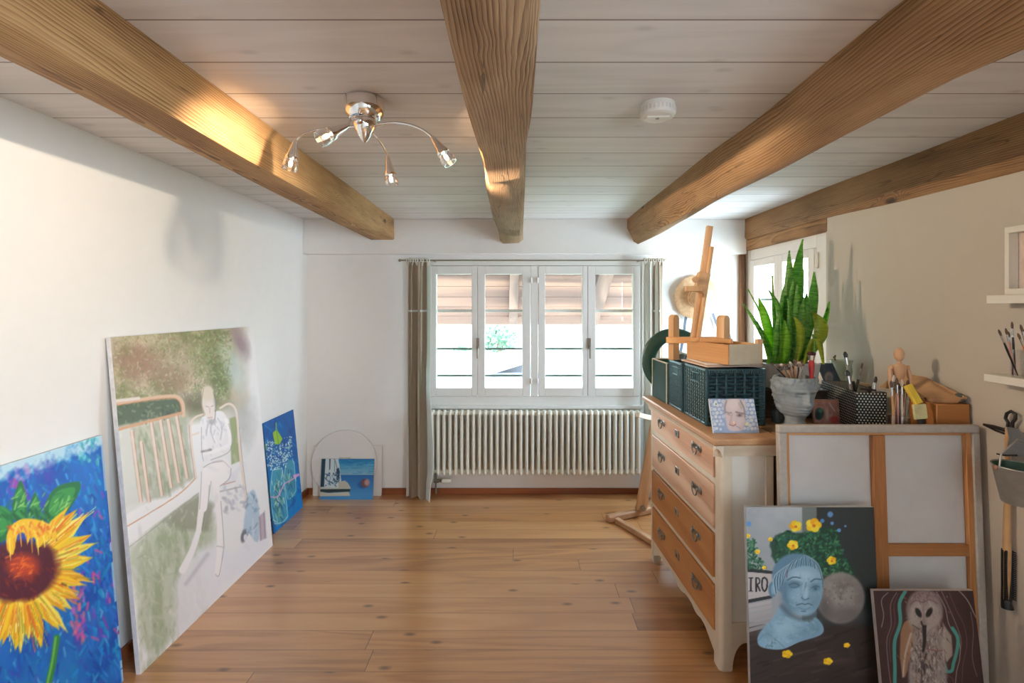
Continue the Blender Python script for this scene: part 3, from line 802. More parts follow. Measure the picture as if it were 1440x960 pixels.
for i, (tx, ty) in enumerate(tips * 2):
    if i >= len(tips): tx += p.r.randn() * 6; ty += p.r.randn() * 6
    dx, dy = tx - cxs, ty - cys; L = math.hypot(dx, dy); nx, ny = -dy / L, dx / L; b0 = 0.38; wd_ = 11 if i < len(tips) else 7
    m_ = [(cxs + dx * b0 - nx * wd_ * 0.8, cys + dy * b0 - ny * wd_ * 0.8), (cxs + dx * 0.72 - nx * wd_, cys + dy * 0.72 - ny * wd_), (tx, ty), (cxs + dx * 0.72 + nx * wd_, cys + dy * 0.72 + ny * wd_), (cxs + dx * b0 + nx * wd_ * 0.8, cys + dy * b0 + ny * wd_ * 0.8)]
    p.poly(m_, [Y1, Y2, Y3][i % 3], 1.6, 0.95, 2)
    p.line([(cxs + dx * 0.45, cys + dy * 0.45), (cxs + dx * 0.85 + nx, cys + dy * 0.85)], 3, [(236, 120, 30), (224, 140, 24), (206, 150, 20)][i % 3], 0.6, 2)
    p.line([(cxs + dx * 0.5 + nx * 5, cys + dy * 0.5 + ny * 5), (tx + nx, ty)], 1, (170, 160, 40), 0.6)
for _ in range(240):
    tx, ty = tips[p.r.randint(len(tips))]; dx, dy = tx - cxs + p.r.randn() * 7, ty - cys + p.r.randn() * 7; u0 = p.r.uniform(0.4, 0.8); u1 = u0 + p.r.uniform(0.12, 0.3)
    p.line([(cxs + dx * u0, cys + dy * u0), (cxs + dx * u1, cys + dy * u1)], p.r.uniform(0.8, 2.2), [(250, 220, 90), (244, 190, 30), (232, 130, 30), (214, 160, 20), (150, 150, 50), (248, 236, 150), (226, 100, 40)][p.r.randint(7)], 0.75, 1)
p.ell(cxs, cys, 57, 43, (84, 26, 40), 0.2, 1, -0.12, 0.25)
p.strokes(160, lambda: (cxs + p.r.randn() * 24, cys + p.r.randn() * 17), 8, 1.6, [(110, 30, 34), (70, 22, 44), (140, 44, 34), (90, 30, 60)], 0.9, 0.7)
p.ell(32, 796, 22, 17, (190, 66, 30), 0.7, 0.9, 0, 0.4); p.strokes(50, lambda: (32 + p.r.randn() * 9, 796 + p.r.randn() * 7), 8, 1.2, [(232, 110, 40), (206, 70, 34), (160, 50, 30)], -0.6, 0.8)
p.poly(z((25, 450), (30, 390), (70, 350), (130, 345), (185, 365), (212, 400), (205, 430), (190, 410), (170, 415), (160, 440), (140, 455), (132, 420), (115, 415), (104, 435), (92, 400), (70, 400), (60, 430), (48, 480)), (240, 190, 40), 1.5, 1, 1.5)
p.strokes(50, p.rnd(12, 76, 733, 752), 9, 1.6, [(244, 214, 80), (236, 150, 40), (226, 110, 40)], 1.3, 0.8)
for x0_, y0_, y1_ in ((35, 420, 500), (52, 420, 455), (76, 395, 450), (100, 400, 440), (118, 405, 470), (140, 420, 480), (164, 410, 450), (186, 400, 440), (28, 440, 470)): p.line(z((x0_, y0_), (x0_ + 4, y1_)), 2.6, [(244, 196, 40), (236, 160, 34), (250, 220, 90)][x0_ % 3], 0.95, 1.2, 0.8)
p.line(z((213, 790), (200, 880), (182, 960)), 9, (50, 130, 60), 1, 2); p.line(z((209, 790), (196, 880), (178, 960)), 3, (120, 190, 90), 0.8, 2)
p.put(np.clip((p.U - p.w + 0.012) / 0.006, 0, 1) * (p.noise(12, 3, 4) > 0.42), (186, 206, 220), 0.8)
canvas('sunflower_painting', 'large canvas of a yellow sunflower on vivid blue, nearest on the left wall', 'painting', cr, p, 0.018, plain('pale blue canvas edge', rgb(190, 204, 208), 0.8))

# ---- figure on a garden bench
cr = rect((-1.572, 1.956, 0.0), (0, 1, 0), (-0.0893, 0, 1.0), 1.057, 1.4098)
p = Paint(cr, 300, 380, (230, 226, 224), 2)
a_ = zm(130, 455, 3.838); b_ = zm(150, 640, 3.097)
gard = np.clip((172 - (p.Y - 430) - 0.12 * (p.X - 240)) / 26, 0, 1) * np.clip((p.X - 150 - 0.05 * (p.Y - 470)) / 8, 0, 1) * np.clip((352 - p.X + (p.Y - 470) * 0.03) / 26, 0, 1)
p.put(gard, (178, 164, 138)); n1 = p.noise(7, 5, 11); n2 = p.noise(11, 5, 12)
p.put(gard * np.clip(n1 * 5 - 2.3, 0, 1), (132, 136, 92), 0.9); p.put(gard * np.clip(n2 * 5 - 2.6, 0, 1), (206, 188, 156), 0.85)
p.ell(192, 508, 32, 24, (156, 120, 100), 1.0, 0.75, 0, 0.5); p.ell(240, 535, 22, 18, (150, 122, 98), 1.0, 0.65, 0, 0.5); p.ell(297, 494, 26, 28, (128, 138, 88), 1.0, 0.7, 0.3, 0.6); p.ell(310, 525, 16, 38, (104, 118, 78), 1.0, 0.75, 0, 0.5)
p.ell(276, 566, 20, 14, (104, 98, 80), 1, 0.7, 0, 0.4); p.ell(338, 482, 9, 22, (142, 116, 128), 1.2, 0.7, -0.3, 0.5); p.ell(330, 520, 13, 30, (196, 208, 204), 1.0, 0.75, -0.2, 0.4); p.ell(316, 492, 9, 16, (206, 210, 190), 1.0, 0.6)
p.ell(340, 590, 16, 34, (164, 164, 158), 1.2, 0.6, 0, 0.6); p.ell(208, 478, 34, 9, (222, 204, 178), 1.2, 0.6, 0, 0.4)
p.strokes(1100, p.rnd(156, 322, 468, 562), 4.5, 1.0, [(150, 150, 100), (112, 120, 80), (200, 188, 156), (166, 126, 106), (186, 190, 136), (220, 208, 186), (140, 112, 92)], 1.2, 0.36, 0.9)
p.strokes(420, p.rnd(272, 325, 465, 562), 4, 1.0, [(122, 136, 80), (150, 164, 104), (96, 110, 74), (188, 196, 150)], 1.2, 0.38, 0.9)
p.poly(a_((95, 440), (470, 400), (490, 480), (110, 560)), (84, 98, 78), 4, 0.9, 6); p.strokes(60, p.rnd(160, 250, 566, 596), 6, 1.6, [(116, 134, 100), (70, 84, 66), (140, 150, 120)], 0.6, 0.6, 1)
p.poly(a_((95, 590), (505, 495), (545, 830), (400, 930), (130, 1000)), (168, 170, 146), 5, 0.8, 5); p.strokes(120, p.rnd(185, 262, 600, 690), 16, 2.2, [(186, 184, 160), (140, 150, 118), (200, 190, 172)], 1.35, 0.5, 0.15)
p.poly(a_((90, 590), (205, 555), (245, 880), (300, 960), (130, 1060)), (212, 210, 202), 4, 0.85, 4)
TAN = (206, 156, 120)
for q in ([(212, 580), (262, 960)], [(262, 640), (305, 960)], [(316, 530), (374, 925)], [(366, 520), (424, 880)], [(408, 520), (464, 850)], [(452, 495), (510, 830)]):
    p.line(a_(*q), 4.0, (224, 204, 188), 0.95, 1.0); p.line(a_(*[(x + 9, y) for x, y in q]), 1.2, (178, 132, 104), 0.9, 0.8); p.line(a_(*[(x - 9, y) for x, y in q]), 0.9, (196, 160, 136), 0.7, 0.8)
p.line(a_((80, 440), (300, 405), (430, 392), (470, 405), (488, 440), (490, 495)), 5.6, (214, 180, 152), 1, 1); p.line(a_((84, 448), (300, 414), (425, 402), (462, 414), (478, 445), (480, 490)), 1.3, (186, 128, 92), 0.9)
p.line(a_((90, 585), (300, 528), (480, 482)), 4.0, TAN, 0.95, 1); p.line(a_((90, 420), (250, 402)), 4, (226, 216, 210), 0.9, 1)
p.poly(b_((110, 395), (395, 165), (470, 300), (460, 420), (380, 560), (320, 760), (170, 850), (130, 640)), (178, 184, 158), 10, 0.75, 12)
p.put(np.clip((p.Y - 690 - (300 - p.X) * 0.6) / 20, 0, 1) * np.clip((296 - p.X) / 12, 0, 1) * np.clip((p.X - 192) / 8, 0, 1) * np.clip(p.noise(10, 5, 33, 1.6, 0.6) * 5 - 2.3, 0, 1) * np.clip((1180 - p.Y - p.X) / 30, 0, 1), (150, 160, 124), 0.7)
p.poly(b_((240, 290), (390, 170), (470, 220), (440, 330), (330, 330)), (140, 138, 120), 8, 0.7, 8)
p.strokes(420, p.rnd(195, 285, 715, 905), 9, 1.5, [(196, 202, 178), (158, 170, 134), (212, 212, 206), (178, 186, 150), (140, 150, 120), (222, 220, 218)], 1.5, 0.24, 0.5)
p.put(np.clip((p.Y - 905 + 0.95 * (p.X - 195)) / 30, 0, 1) * np.clip((p.X - 180) / 10, 0, 1) * 0.0, (230, 226, 226))
p.poly(b_((40, 330), (400, 105), (412, 150), (60, 412)), (232, 228, 226), 1.5, 1); p.line(b_((85, 312), (300, 180), (392, 95)), 1.6, TAN, 0.95); p.line(b_((95, 402), (260, 275), (400, 165)), 1.2, (150, 148, 140), 0.7)
p.poly(b_((330, 480), (470, 380), (560, 420), (640, 330), (700, 390), (520, 560), (330, 800), (300, 620)), (226, 222, 226), 10, 0.9, 8)
p.line(b_((345, 560), (440, 430)), 5, (186, 180, 190), 0.6, 4)
CH = (226, 206, 190)
p.poly(a_((740, 510), (780, 500), (800, 740), (750, 760)), (150, 158, 110), 2, 0.9)
p.line(a_((560, 830), (535, 640), (530, 545), (555, 505), (600, 488)), 2.6, CH, 1); p.line(a_((690, 455), (735, 432), (768, 455), (782, 520), (800, 740), (830, 960)), 3.0, CH, 1); p.line(a_((540, 600), (585, 585)), 2.4, CH)
p.line(a_((552, 830), (527, 640), (522, 545)), 0.9, (170, 130, 110), 0.8); p.line(a_((792, 560), (812, 760), (838, 960)), 0.9, (160, 140, 130), 0.8)
p.poly(a_((690, 860), (800, 760), (805, 790), (770, 850), (700, 890)), (224, 220, 222), 1.5); p.line(a_((690, 872), (770, 850)), 1.2, (190, 130, 110), 0.9); p.line(a_((690, 905), (800, 880)), 2, (150, 148, 146), 0.6)
p.strokes(26, p.rnd(312, 345, 684, 720), 8, 2.2, [(190, 188, 196), (170, 168, 176), (206, 204, 210)], 0.8, 0.6)
SK = (232, 226, 226)
p.poly(a_((585, 520), (620, 490), (690, 470), (725, 510), (745, 610), (720, 700), (640, 745), (585, 770), (575, 640)), SK, 1.4)
p.strokes(34, p.rnd(283, 318, 590, 640), 7, 1.2, [(190, 188, 192), (206, 202, 206), (244, 240, 240)], 1.3, 0.5)
p.line(a_((722, 520), (742, 600), (730, 660), (610, 700)), 5.5, (240, 234, 232), 1, 1); p.line(a_((735, 540), (752, 610), (738, 690), (640, 735)), 1, (150, 146, 146), 0.8); p.line(a_((590, 690), (640, 680)), 3, (120, 112, 108), 0.7, 1.5)
p.line(a_((588, 560), (590, 690), (600, 740)), 1, (160, 156, 158), 0.8)
p.ell(*a_((627, 430))[0], 9.5, 18, (222, 208, 196), 0.25, 1, -0.1); p.ell(*a_((622, 375))[0], 8.5, 11, (216, 202, 182), 0.4, 1); p.ell(*a_((632, 470))[0], 6.5, 13, (228, 214, 206), 0.4)
p.line(a_((612, 445), (628, 450)), 1.2, (140, 120, 110), 0.5); p.line(a_((640, 448), (652, 442)), 1.2, (140, 120, 110), 0.5); p.line(a_((632, 455), (634, 480)), 0.9, (180, 150, 140), 0.8); p.line(a_((622, 508), (648, 505)), 1.2, (170, 110, 104), 0.5); p.line(a_((600, 350), (590, 430), (600, 500)), 1.2, (170, 150, 124), 0.7)
p.line(a_((655, 370), (665, 440), (660, 520)), 1.6, (130, 118, 104), 0.6); p.ell(*a_((645, 530))[0], 6, 4, (170, 160, 160), 0.8, 0.7)
p.poly(a_((600, 770), (640, 740), (715, 728), (745, 770), (738, 830), (690, 875), (645, 845), (625, 960), (612, 1010), (575, 1010), (585, 880)), (238, 230, 228), 1.4)
p.line(a_((748, 780), (738, 835), (690, 875)), 1.0, (150, 142, 142), 0.8); p.line(a_((640, 850), (625, 960)), 0.9, (170, 160, 164), 0.8)
p.line(b_((425, 90), (415, 210), (400, 330)), 11, (238, 230, 228), 1, 1.2, 7); p.line(b_((400, 330), (370, 420), (330, 500)), 7.5, (236, 230, 230), 1, 1.5, 10)
p.line(b_((472, 110), (490, 260), (492, 390), (482, 515)), 8.5, (238, 230, 228), 1, 1.2, 7); p.line(b_((447, 130), (440, 220), (420, 330)), 0.9, (168, 160, 164), 0.8); p.line(b_((497, 200), (510, 370), (508, 420), (490, 520), (474, 518)), 1.0, (160, 152, 156), 0.8); p.line(b_((480, 395), (508, 400)), 1.2, (180, 170, 176), 0.8)
p.poly(b_((598, 300), (612, 190), (640, 150), (662, 210), (666, 300), (658, 378), (625, 345), (600, 330)), (172, 190, 204), 2.5, 0.9, 3); p.strokes(30, p.rnd(344, 362, 695, 755), 8, 1.3, [(140, 160, 182), (200, 212, 220), (120, 136, 160)], 1.7, 0.6, 0.5)
p.ell(*b_((597, 352))[0], 4, 9, (96, 96, 104), 0.5, 0.9, 0.2); p.ell(*b_((604, 358))[0], 2.5, 5, (214, 214, 218), 0.5)
p.poly(b_((660, 268), (690, 240), (697, 360), (668, 372)), (170, 148, 158), 2, 0.7, 2); p.line(b_((668, 270), (672, 370)), 1, (120, 100, 116), 0.6); p.line(b_((684, 250), (690, 360)), 1, (120, 100, 116), 0.6)
p.strokes(80, p.rnd(160, 350, 600, 900), 14, 3, [(232, 228, 226), (214, 210, 214), (226, 222, 214)], 1.2, 0.25, 0.6)
for q in ([(300, 590), (296, 604), (302, 622)], [(306, 588), (312, 600), (310, 618)], [(292, 596), (290, 612)], [(300, 560), (303, 575)]): p.line(q, 1.6, (176, 172, 178), 0.6, 1.5)
p.line(a_((650, 745), (700, 738), (740, 775)), 1.6, (206, 196, 196), 0.8, 1.5); p.line(a_((600, 775), (640, 752), (700, 742)), 1.2, (150, 142, 142), 0.7); p.line(a_((588, 800), (586, 880), (578, 1000)), 0.9, (160, 152, 154), 0.8)
canvas('bench_painting', 'largest canvas with a pale seated woman beside a garden bench, leaning on the left wall', 'painting', cr, p, 0.019, plain('raw white canvas edge', rgb(222, 220, 220), 0.85))

# ---- lily of the valley in jars
cr = rect((-1.642, 3.1634, 0.0), (0, 1, 0), (-0.0984, 0, 1.0), 0.425, 0.7479)
p = Paint(cr, 110, 190, (18, 92, 160), 3)
p.put(np.clip((p.V / p.h - 0.25) * 1.6, 0, 1), (10, 124, 190)); p.put(np.clip(p.noise(14, 4, 2) * 4 - 2.0, 0, 1), (24, 70, 136), 0.7); p.strokes(120, p.rnd(365, 428, 575, 750), 9, 1.2, [(30, 110, 180), (16, 80, 150), (50, 140, 196)], 1.2, 0.5)
z = zm(355, 570, 5.336)
p.poly(z((152, 205), (182, 178), (226, 250), (205, 290), (168, 292)), (150, 186, 60), 1, 1, 0); p.line(z((178, 130), (178, 230)), 1.2, (150, 190, 90)); p.line(z((180, 185), (195, 285)), 0.9, (100, 150, 50)); p.ell(*z((95, 310))[0], 2.5, 5, (120, 160, 70), 0.5)
for j1 in ([(148, 490), (222, 470), (242, 600), (268, 830), (225, 880), (168, 890), (132, 700)], [(248, 440), (310, 420), (328, 640), (300, 690), (268, 700), (240, 560)]):
    p.poly(z(*j1), (86, 160, 176), 1.2, 0.75)
p.line(z((150, 485), (222, 470)), 1.4, (170, 210, 214), 0.9); p.line(z((150, 485), (134, 690), (168, 885)), 0.9, (150, 204, 214), 0.9); p.line(z((222, 470), (244, 640), (266, 830)), 0.9, (150, 204, 214), 0.9); p.line(z((168, 885), (225, 875), (266, 830)), 1.2, (170, 214, 220), 0.9); p.line(z((250, 440), (240, 560), (270, 700), (326, 640)), 0.9, (150, 204, 214), 0.9); p.line(z((312, 420), (328, 640)), 0.9, (150, 204, 214), 0.9)
p.strokes(80, lambda: (z((195 + p.r.randn() * 26, 690 + p.r.randn() * 95))[0]), 9, 0.7, [(150, 190, 150), (190, 216, 206), (70, 130, 120), (30, 90, 140)], 1.3, 0.85, 0.35)
p.strokes(30, lambda: (z((285 + p.r.randn() * 18, 570 + p.r.randn() * 60))[0]), 8, 0.7, [(150, 190, 150), (180, 210, 206), (60, 120, 130), (30, 90, 140)], 1.4, 0.85, 0.35)
for (x0, y0), (x1, y1), sp, n in (((130, 265), (150, 480), 26, 95), ((215, 285), (245, 450), 18, 55), ((280, 225), (262, 410), 20, 70), ((195, 330), (180, 470), 22, 40)):
    def pk():
        t = p.r.rand(); return z((x0 + (x1 - x0) * t + p.r.randn() * sp * 0.7, y0 + (y1 - y0) * t + p.r.randn() * 8))[0]
    p.strokes(n, pk, 1.2, 0.8, [(226, 236, 232), (206, 226, 220), (160, 190, 170)], 0, 0.95, 3)
p.line(z((125, 678), (165, 690), (200, 670), (238, 590), (290, 560), (345, 522)), 1.6, (216, 160, 206), 0.9); p.line(z((315, 530), (342, 520)), 4, (222, 160, 206), 0.9)
canvas('lily_painting', 'narrow blue canvas with white lilies of the valley in two jars', 'painting', cr, p, 0.008, plain('blue canvas edge', rgb(40, 100, 150), 0.8))

# ---- seascape and blank canvases in the corner
d_ = 3.725 / 3.7939
cr = rect((-1.6005 * d_, 3.725, 0.0), (1, 0.0, 0), (0, 0.13, 1), 0.4296 * d_, 0.318 * d_)
p = Paint(cr, 130, 100, (60, 140, 190), 4); z = zm(425, 595, 8.725); yy = (p.Y - 595) * 8.725
for y0_, y1_, c0, c1 in ((380, 500, (8, 104, 158), (40, 132, 182)), (500, 632, (62, 148, 190), (140, 178, 196))):
    t = np.clip((yy - y0_) / (y1_ - y0_), 0, 1); mm = ((yy >= y0_ - 40) if y0_ == 380 else (yy >= y0_)) & (yy < y1_)
    p.C[mm] = (np.array(c0) * (1 - t[..., None]) + np.array(c1) * t[..., None])[mm]
t = np.clip((yy - 632) / 250, 0, 1); mm = yy >= 632; p.C[mm] = (np.array((36, 104, 168)) * (1 - t[..., None]) + np.array((70, 142, 196)) * t[..., None])[mm]
p.strokes(50, p.rnd(478, 528, 642, 666), 12, 0.8, [(40, 130, 180), (100, 170, 205), (20, 116, 170)], 0.0, 0.45, 0.05)
p.poly(z((240, 380), (420, 380), (450, 480), (465, 600), (462, 780), (225, 780)), (204, 214, 214), 0.8)
p.poly(z((238, 380), (290, 380), (268, 780), (222, 780)), (34, 62, 78), 0.8); p.poly(z((330, 400), (350, 400), (345, 560), (330, 580)), (70, 96, 112), 0.8); p.line(z((345, 395), (400, 450), (430, 560)), 0.9, (90, 120, 138)); p.line(z((400, 440), (395, 590)), 1.0, (110, 140, 150))
p.poly(z((420, 560), (450, 545), (462, 600), (455, 700), (420, 700)), (40, 66, 88), 1); p.strokes(46, p.rnd(458, 477, 665, 683), 3, 0.8, [(40, 72, 98), (64, 110, 150), (120, 160, 190), (26, 50, 70)], 0.8, 0.85, 1)
p.poly(z((450, 720), (520, 700), (560, 730), (595, 790), (440, 790)), (188, 186, 170), 1); p.poly(z((215, 785), (595, 790), (590, 812), (215, 808)), (196, 198, 184), 0.7); p.poly(z((215, 808), (592, 805), (585, 838), (300, 850), (215, 835)), (40, 56, 58), 0.9); p.poly(z((215, 840), (330, 855), (570, 840), (590, 890), (215, 895)), (198, 194, 178), 1)
p.ell(*z((735, 755))[0], 6, 5, (26, 66, 124), 0.8, 0.6); p.ell(*z((772, 733))[0], 6, 6.2, (112, 72, 76), 0.2); p.ell(*z((795, 725))[0], 3.6, 4.6, (196, 160, 156), 0.8, 0.9)
canvas('seascape_painting', 'small blue seascape canvas with a ball, on the floor in the back left corner', 'painting', cr, p, 0.012, plain('pale canvas edge', rgb(206, 204, 196), 0.85))
blank_m = plain('primed white canvas', rgb(222, 218, 214), 0.85, 0.02, 80, 0.06)
c0 = W(482.5, 695, 3.765); R_ = 46.2 / 660 * 3.765
dirv = Vector((0, 0.10, 1)).normalized(); dirn = Vector((0, -1, 0.10)).normalized()
cc = Vector((c0.x, 3.758, 0)) + dirv * (R_ + 0.002)
T = Matrix.Translation(cc) @ Matrix(((1, 0, 0, 0), (0, dirv.y, dirn.y, 0), (0, dirv.z, dirn.z, 0), (0, 0, 0, 1)))
rc = thing('round_canvas', 'blank round white canvas behind the small seascape', 'canvas', (cc.x, 3.76, 0))
b = MB(T); b.lathe([(0, 0), (R_ - 0.003, 0), (R_, -0.002), (R_, -0.016), (R_ - 0.003, -0.018), (0, -0.018)], (0, 0, 0), 72); obj('cloth_disc', b, blank_m, rc, smooth=30)
b = MB(T); b.box(-0.04, 0.05, 0.02, 0.05, 0.0005, 0.004); obj('paper_tag', b, plain('beige paper tag', rgb(196, 188, 176), 0.8), rc)
q = rect((W(439, 694, 3.79).x, 3.795, 0), (1, 0, 0), (0, 0.055, 1), 97 / 660 * 3.79, 0.40)
b = MB(); n_ = Vector((0, 1, -0.055)).normalized() * 0.016
b.add(q + [v + n_ for v in q], [(3, 2, 1, 0), (4, 5, 6, 7), (0, 1, 5, 4), (1, 2, 6, 5), (2, 3, 7, 6), (3, 0, 4, 7)])
for i in range(len(b.v)): b.v[i] = b.v[i] - Vector((q[3].x, q[3].y, 0))
o = obj('blank_canvas', b, blank_m, None, bevel=0.002); o.location = (q[3].x, q[3].y, 0)
tag(o, 'blank rectangular white canvas behind the round one in the back corner', 'canvas')

# ---- bust with violas
cr = rect((0.8644, 1.735, 0.0), (1, 0, 0), (0, 0.055, 1), 0.4845, 0.775)
p = Paint(cr, 190, 300, (150, 158, 164), 5); z = zm(1040, 705, 3.765)
zx = (p.X - 1040) * 3.765; zy_ = (p.Y - 705) * 3.765
p.put(np.clip(p.noise(8, 4, 1) * 3 - 1.2, 0, 1), (172, 180, 186), 0.7); p.put(np.clip((zx - 328) / 6, 0, 1), (104, 114, 112)); p.put(np.clip((zx - 405) / 6, 0, 1), (44, 52, 54)); p.put(np.clip(p.noise(6, 4, 8) * 4 - 2, 0, 1) * (zx > 410), (34, 40, 42), 0.8)
p.put(np.clip((zy_ - 640 + (p.noise(10, 3, 4) - 0.5) * 60) / 40, 0, 1), (52, 44, 42)); p.put(np.clip((p.noise(9, 4, 21, 0.4, 2.2) * 5 - 2.8), 0, 1) * (zy_ > 660), (80, 68, 64), 0.7); p.put(np.clip((zy_ - 900) / 200, 0, 1), (32, 28, 28), 0.8)
p.strokes(40, p.rnd(1055, 1220, 885, 960), 26, 1.6, [(36, 30, 30), (84, 72, 68)], -0.3, 0.5, 0.1)
p.poly(z((36, 350), (178, 368), (178, 384), (36, 372)), (40, 42, 46), 0.8); p.poly(z((36, 372), (176, 384), (172, 500), (36, 530)), (182, 178, 178), 0.8); p.poly(z((36, 520), (172, 495), (172, 512), (36, 540)), (44, 46, 50), 0.8)
for i in range(6): p.poly(z((36, 545 + i * 26), (170, 522 + i * 24), (168, 540 + i * 24), (36, 565 + i * 26)), (172 - 6 * i, 170 - 6 * i, 172 - 6 * i), 0.8)
BK = (36, 40, 46)
p.line(z((60, 408), (60, 470)), 2.6, BK, 1, 0.6)
for yq in (404, 474): p.line(z((50, yq), (70, yq)), 1.4, BK, 1, 0.6)
p.line(z((88, 404), (88, 474)), 2.6, BK, 1, 0.6); p.line(z((88, 404), (103, 408), (105, 430), (88, 440)), 2.0, BK, 1, 0.6); p.line(z((94, 440), (108, 472)), 2.4, BK, 1, 0.6)
p.line(z((132, 402), (121, 412), (119, 452), (132, 474), (144, 456), (146, 418), (132, 402)), 2.5, BK, 1, 0.6)
GR = [(30, 84, 54), (48, 112, 74), (24, 60, 46), (76, 136, 96), (40, 98, 80)]


def inpoly(pts):
    def pk():
        while True:
            xs = [a for a, _ in pts]; ys = [b for _, b in pts]; x, y = p.r.uniform(min(xs), max(xs)), p.r.uniform(min(ys), max(ys)); s_ = False
            for i in range(len(pts)):
                (x0, y0), (x1, y1) = pts[i], pts[i - 1]
                if (y0 > y) != (y1 > y) and x < (x1 - x0) * (y - y0) / (y1 - y0) + x0: s_ = not s_
            if s_: return x, y
    return pk


bush = z((172, 215), (250, 150), (340, 165), (440, 130), (520, 150), (535, 230), (560, 290), (605, 385), (450, 390), (200, 330))
p.poly(bush, (26, 64, 48), 3, 0.9, 8); p.strokes(420, inpoly(bush), 5, 1.4, GR, 0.8, 0.95, 1.2)
lft = z((30, 200), (80, 190), (95, 260), (140, 330), (140, 360), (30, 350)); p.strokes(110, inpoly(lft), 4, 1.3, GR, 1.0, 0.9, 1.0)
p.ell(*z((535, 510))[0], 34, 36, (132, 128, 126), 0.10); p.ell(*z((520, 480))[0], 22, 22, (154, 150, 146), 1.0, 0.7); p.ell(*z((560, 600))[0], 26, 12, (96, 92, 92), 1.0, 0.6)
p.put(np.clip(1.2 - np.hypot((zx - 535) / 122, (zy_ - 508) / 132) * 1.0, 0, 1) * np.clip(p.noise(26, 4, 6) * 4 - 2.1, 0, 1) * 0.8, (96, 88, 84)); p.ell(*z((450, 560))[0], 10, 18, (84, 80, 80), 1.4, 0.7); p.strokes(36, lambda: z((535 + p.r.randn() * 45, 480 + p.r.randn() * 45))[0], 2, 1.1, [(92, 82, 78), (160, 156, 152)], 0.8, 0.5, 1)
B1, B2, B3 = (128, 166, 190), (94, 132, 158), (160, 194, 212)
p.poly(z((212, 560), (180, 610), (110, 690), (95, 740), (122, 772), (222, 782), (320, 742), (430, 705), (442, 660), (400, 612), (370, 640), (260, 600)), B1, 1.2); p.ell(*z((230, 690))[0], 24, 14, B3, 1, 0.6, -0.5); p.line(z((100, 735), (150, 700), (240, 775)), 1.2, B2, 0.8); p.strokes(20, lambda: z((130 + p.r.rand() * 60, 730 + p.r.rand() * 40))[0], 3, 0.8, [(70, 96, 112), (150, 180, 190)], 0.8, 0.6, 1)
p.ell(*z((175, 465))[0], 6, 11, B2, 0.3); p.ell(*z((178, 465))[0], 3, 7, B1, 0.4)
p.ell(*z((300, 390))[0], 34, 31, B2, 0.12); p.poly(z((228, 440), (252, 378), (322, 343), (390, 348), (434, 396), (440, 470), (425, 540), (385, 595), (335, 602), (275, 575), (230, 500)), B1, 1.6)
p.poly(z((222, 440), (250, 410), (245, 470), (270, 560), (228, 520)), B2, 3, 0.7); p.ell(*z((350, 400))[0], 16, 7, B3, 1, 0.6)
for i in range(15): p.line(z((346 - i * 2, 286 + i), (300 - i * 8, 306 + i * 6), (258 - i * 5, 392 + i * 7 - max(0, 7 - i) * 4)), 1.5, (56, 92, 120) if i % 2 else (160, 194, 210), 0.85)
for i in range(8): p.line(z((348 + i * 3, 286 + i), (390 + i * 4, 312 + i * 3), (424 + i * 2, 352 + i * 8), (434 + i, 390 + i * 9)), 1.3, (62, 98, 126) if i % 2 else (140, 176, 196), 0.75)
hl = [(224, 448), (230, 422), (240, 398), (254, 376), (274, 360), (298, 349), (324, 343), (352, 341), (378, 345), (400, 355), (418, 372), (430, 392), (437, 414)]
for i, (hx__, hy__) in enumerate(hl):
    for q in (-5, 0, 5):
        mx__, my__ = (345 + hx__) / 2 + (hx__ - 340) * 0.22, (286 + hy__) / 2 - 12
        p.line(z((345 + q * 0.4, 284), (mx__ + q, my__), (hx__ + q, hy__ - 2)), 0.9 if q else 1.3, (150, 184, 202) if q else (46, 80, 106), 0.75)
DK = (58, 86, 108)
for xa, ya, rx_, ry_, cc_, al in ((395, 480, 9, 22, (96, 134, 160), 0.55), (250, 480, 8, 26, (88, 122, 148), 0.6), (330, 390, 20, 9, (170, 200, 214), 0.7), (300, 500, 9, 9, (150, 186, 204), 0.7), (392, 505, 6, 8, (150, 186, 204), 0.6), (340, 590, 12, 4, (146, 180, 200), 0.7), (270, 560, 9, 9, (100, 136, 160), 0.6), (350, 465, 3, 12, (172, 204, 216), 0.8), (150, 700, 10, 8, (104, 140, 164), 0.6), (330, 690, 20, 9, (106, 146, 172), 0.6), (260, 660, 16, 9, (156, 192, 208), 0.6), (400, 660, 8, 9, (100, 136, 158), 0.6)):
    p.ell(*z((xa, ya))[0], rx_, ry_, cc_, 1.4, al)
p.strokes(120, inpoly(z((250, 430), (330, 385), (420, 420), (420, 530), (340, 590), (270, 550))), 6, 1.3, [(138, 174, 196), (112, 150, 176), (150, 186, 204)], 1.2, 0.3, 0.6)
p.strokes(90, inpoly(z((225, 590), (190, 630), (125, 695), (120, 750), (215, 765), (310, 725), (415, 690), (425, 660), (390, 630), (260, 620))), 7, 1.5, [(138, 176, 198), (108, 148, 172), (152, 190, 208)], 0.4, 0.35, 0.6)
p.line(z((255, 415), (285, 400), (320, 404)), 1.8, DK, 0.8); p.line(z((378, 424), (400, 410), (430, 412)), 1.8, DK, 0.8); p.ell(*z((288, 438))[0], 9.5, 5.5, (98, 134, 158), 0.6); p.line(z((262, 442), (290, 432), (318, 444)), 1.1, DK, 0.9); p.line(z((268, 452), (292, 456), (314, 448)), 0.9, DK, 0.7)
p.ell(*z((402, 455))[0], 7, 5.5, (104, 140, 164), 0.6); p.line(z((384, 456), (402, 446), (422, 452)), 1.1, DK, 0.9); p.ell(*z((402, 460))[0], 2.5, 2.8, (76, 108, 130), 0.5)
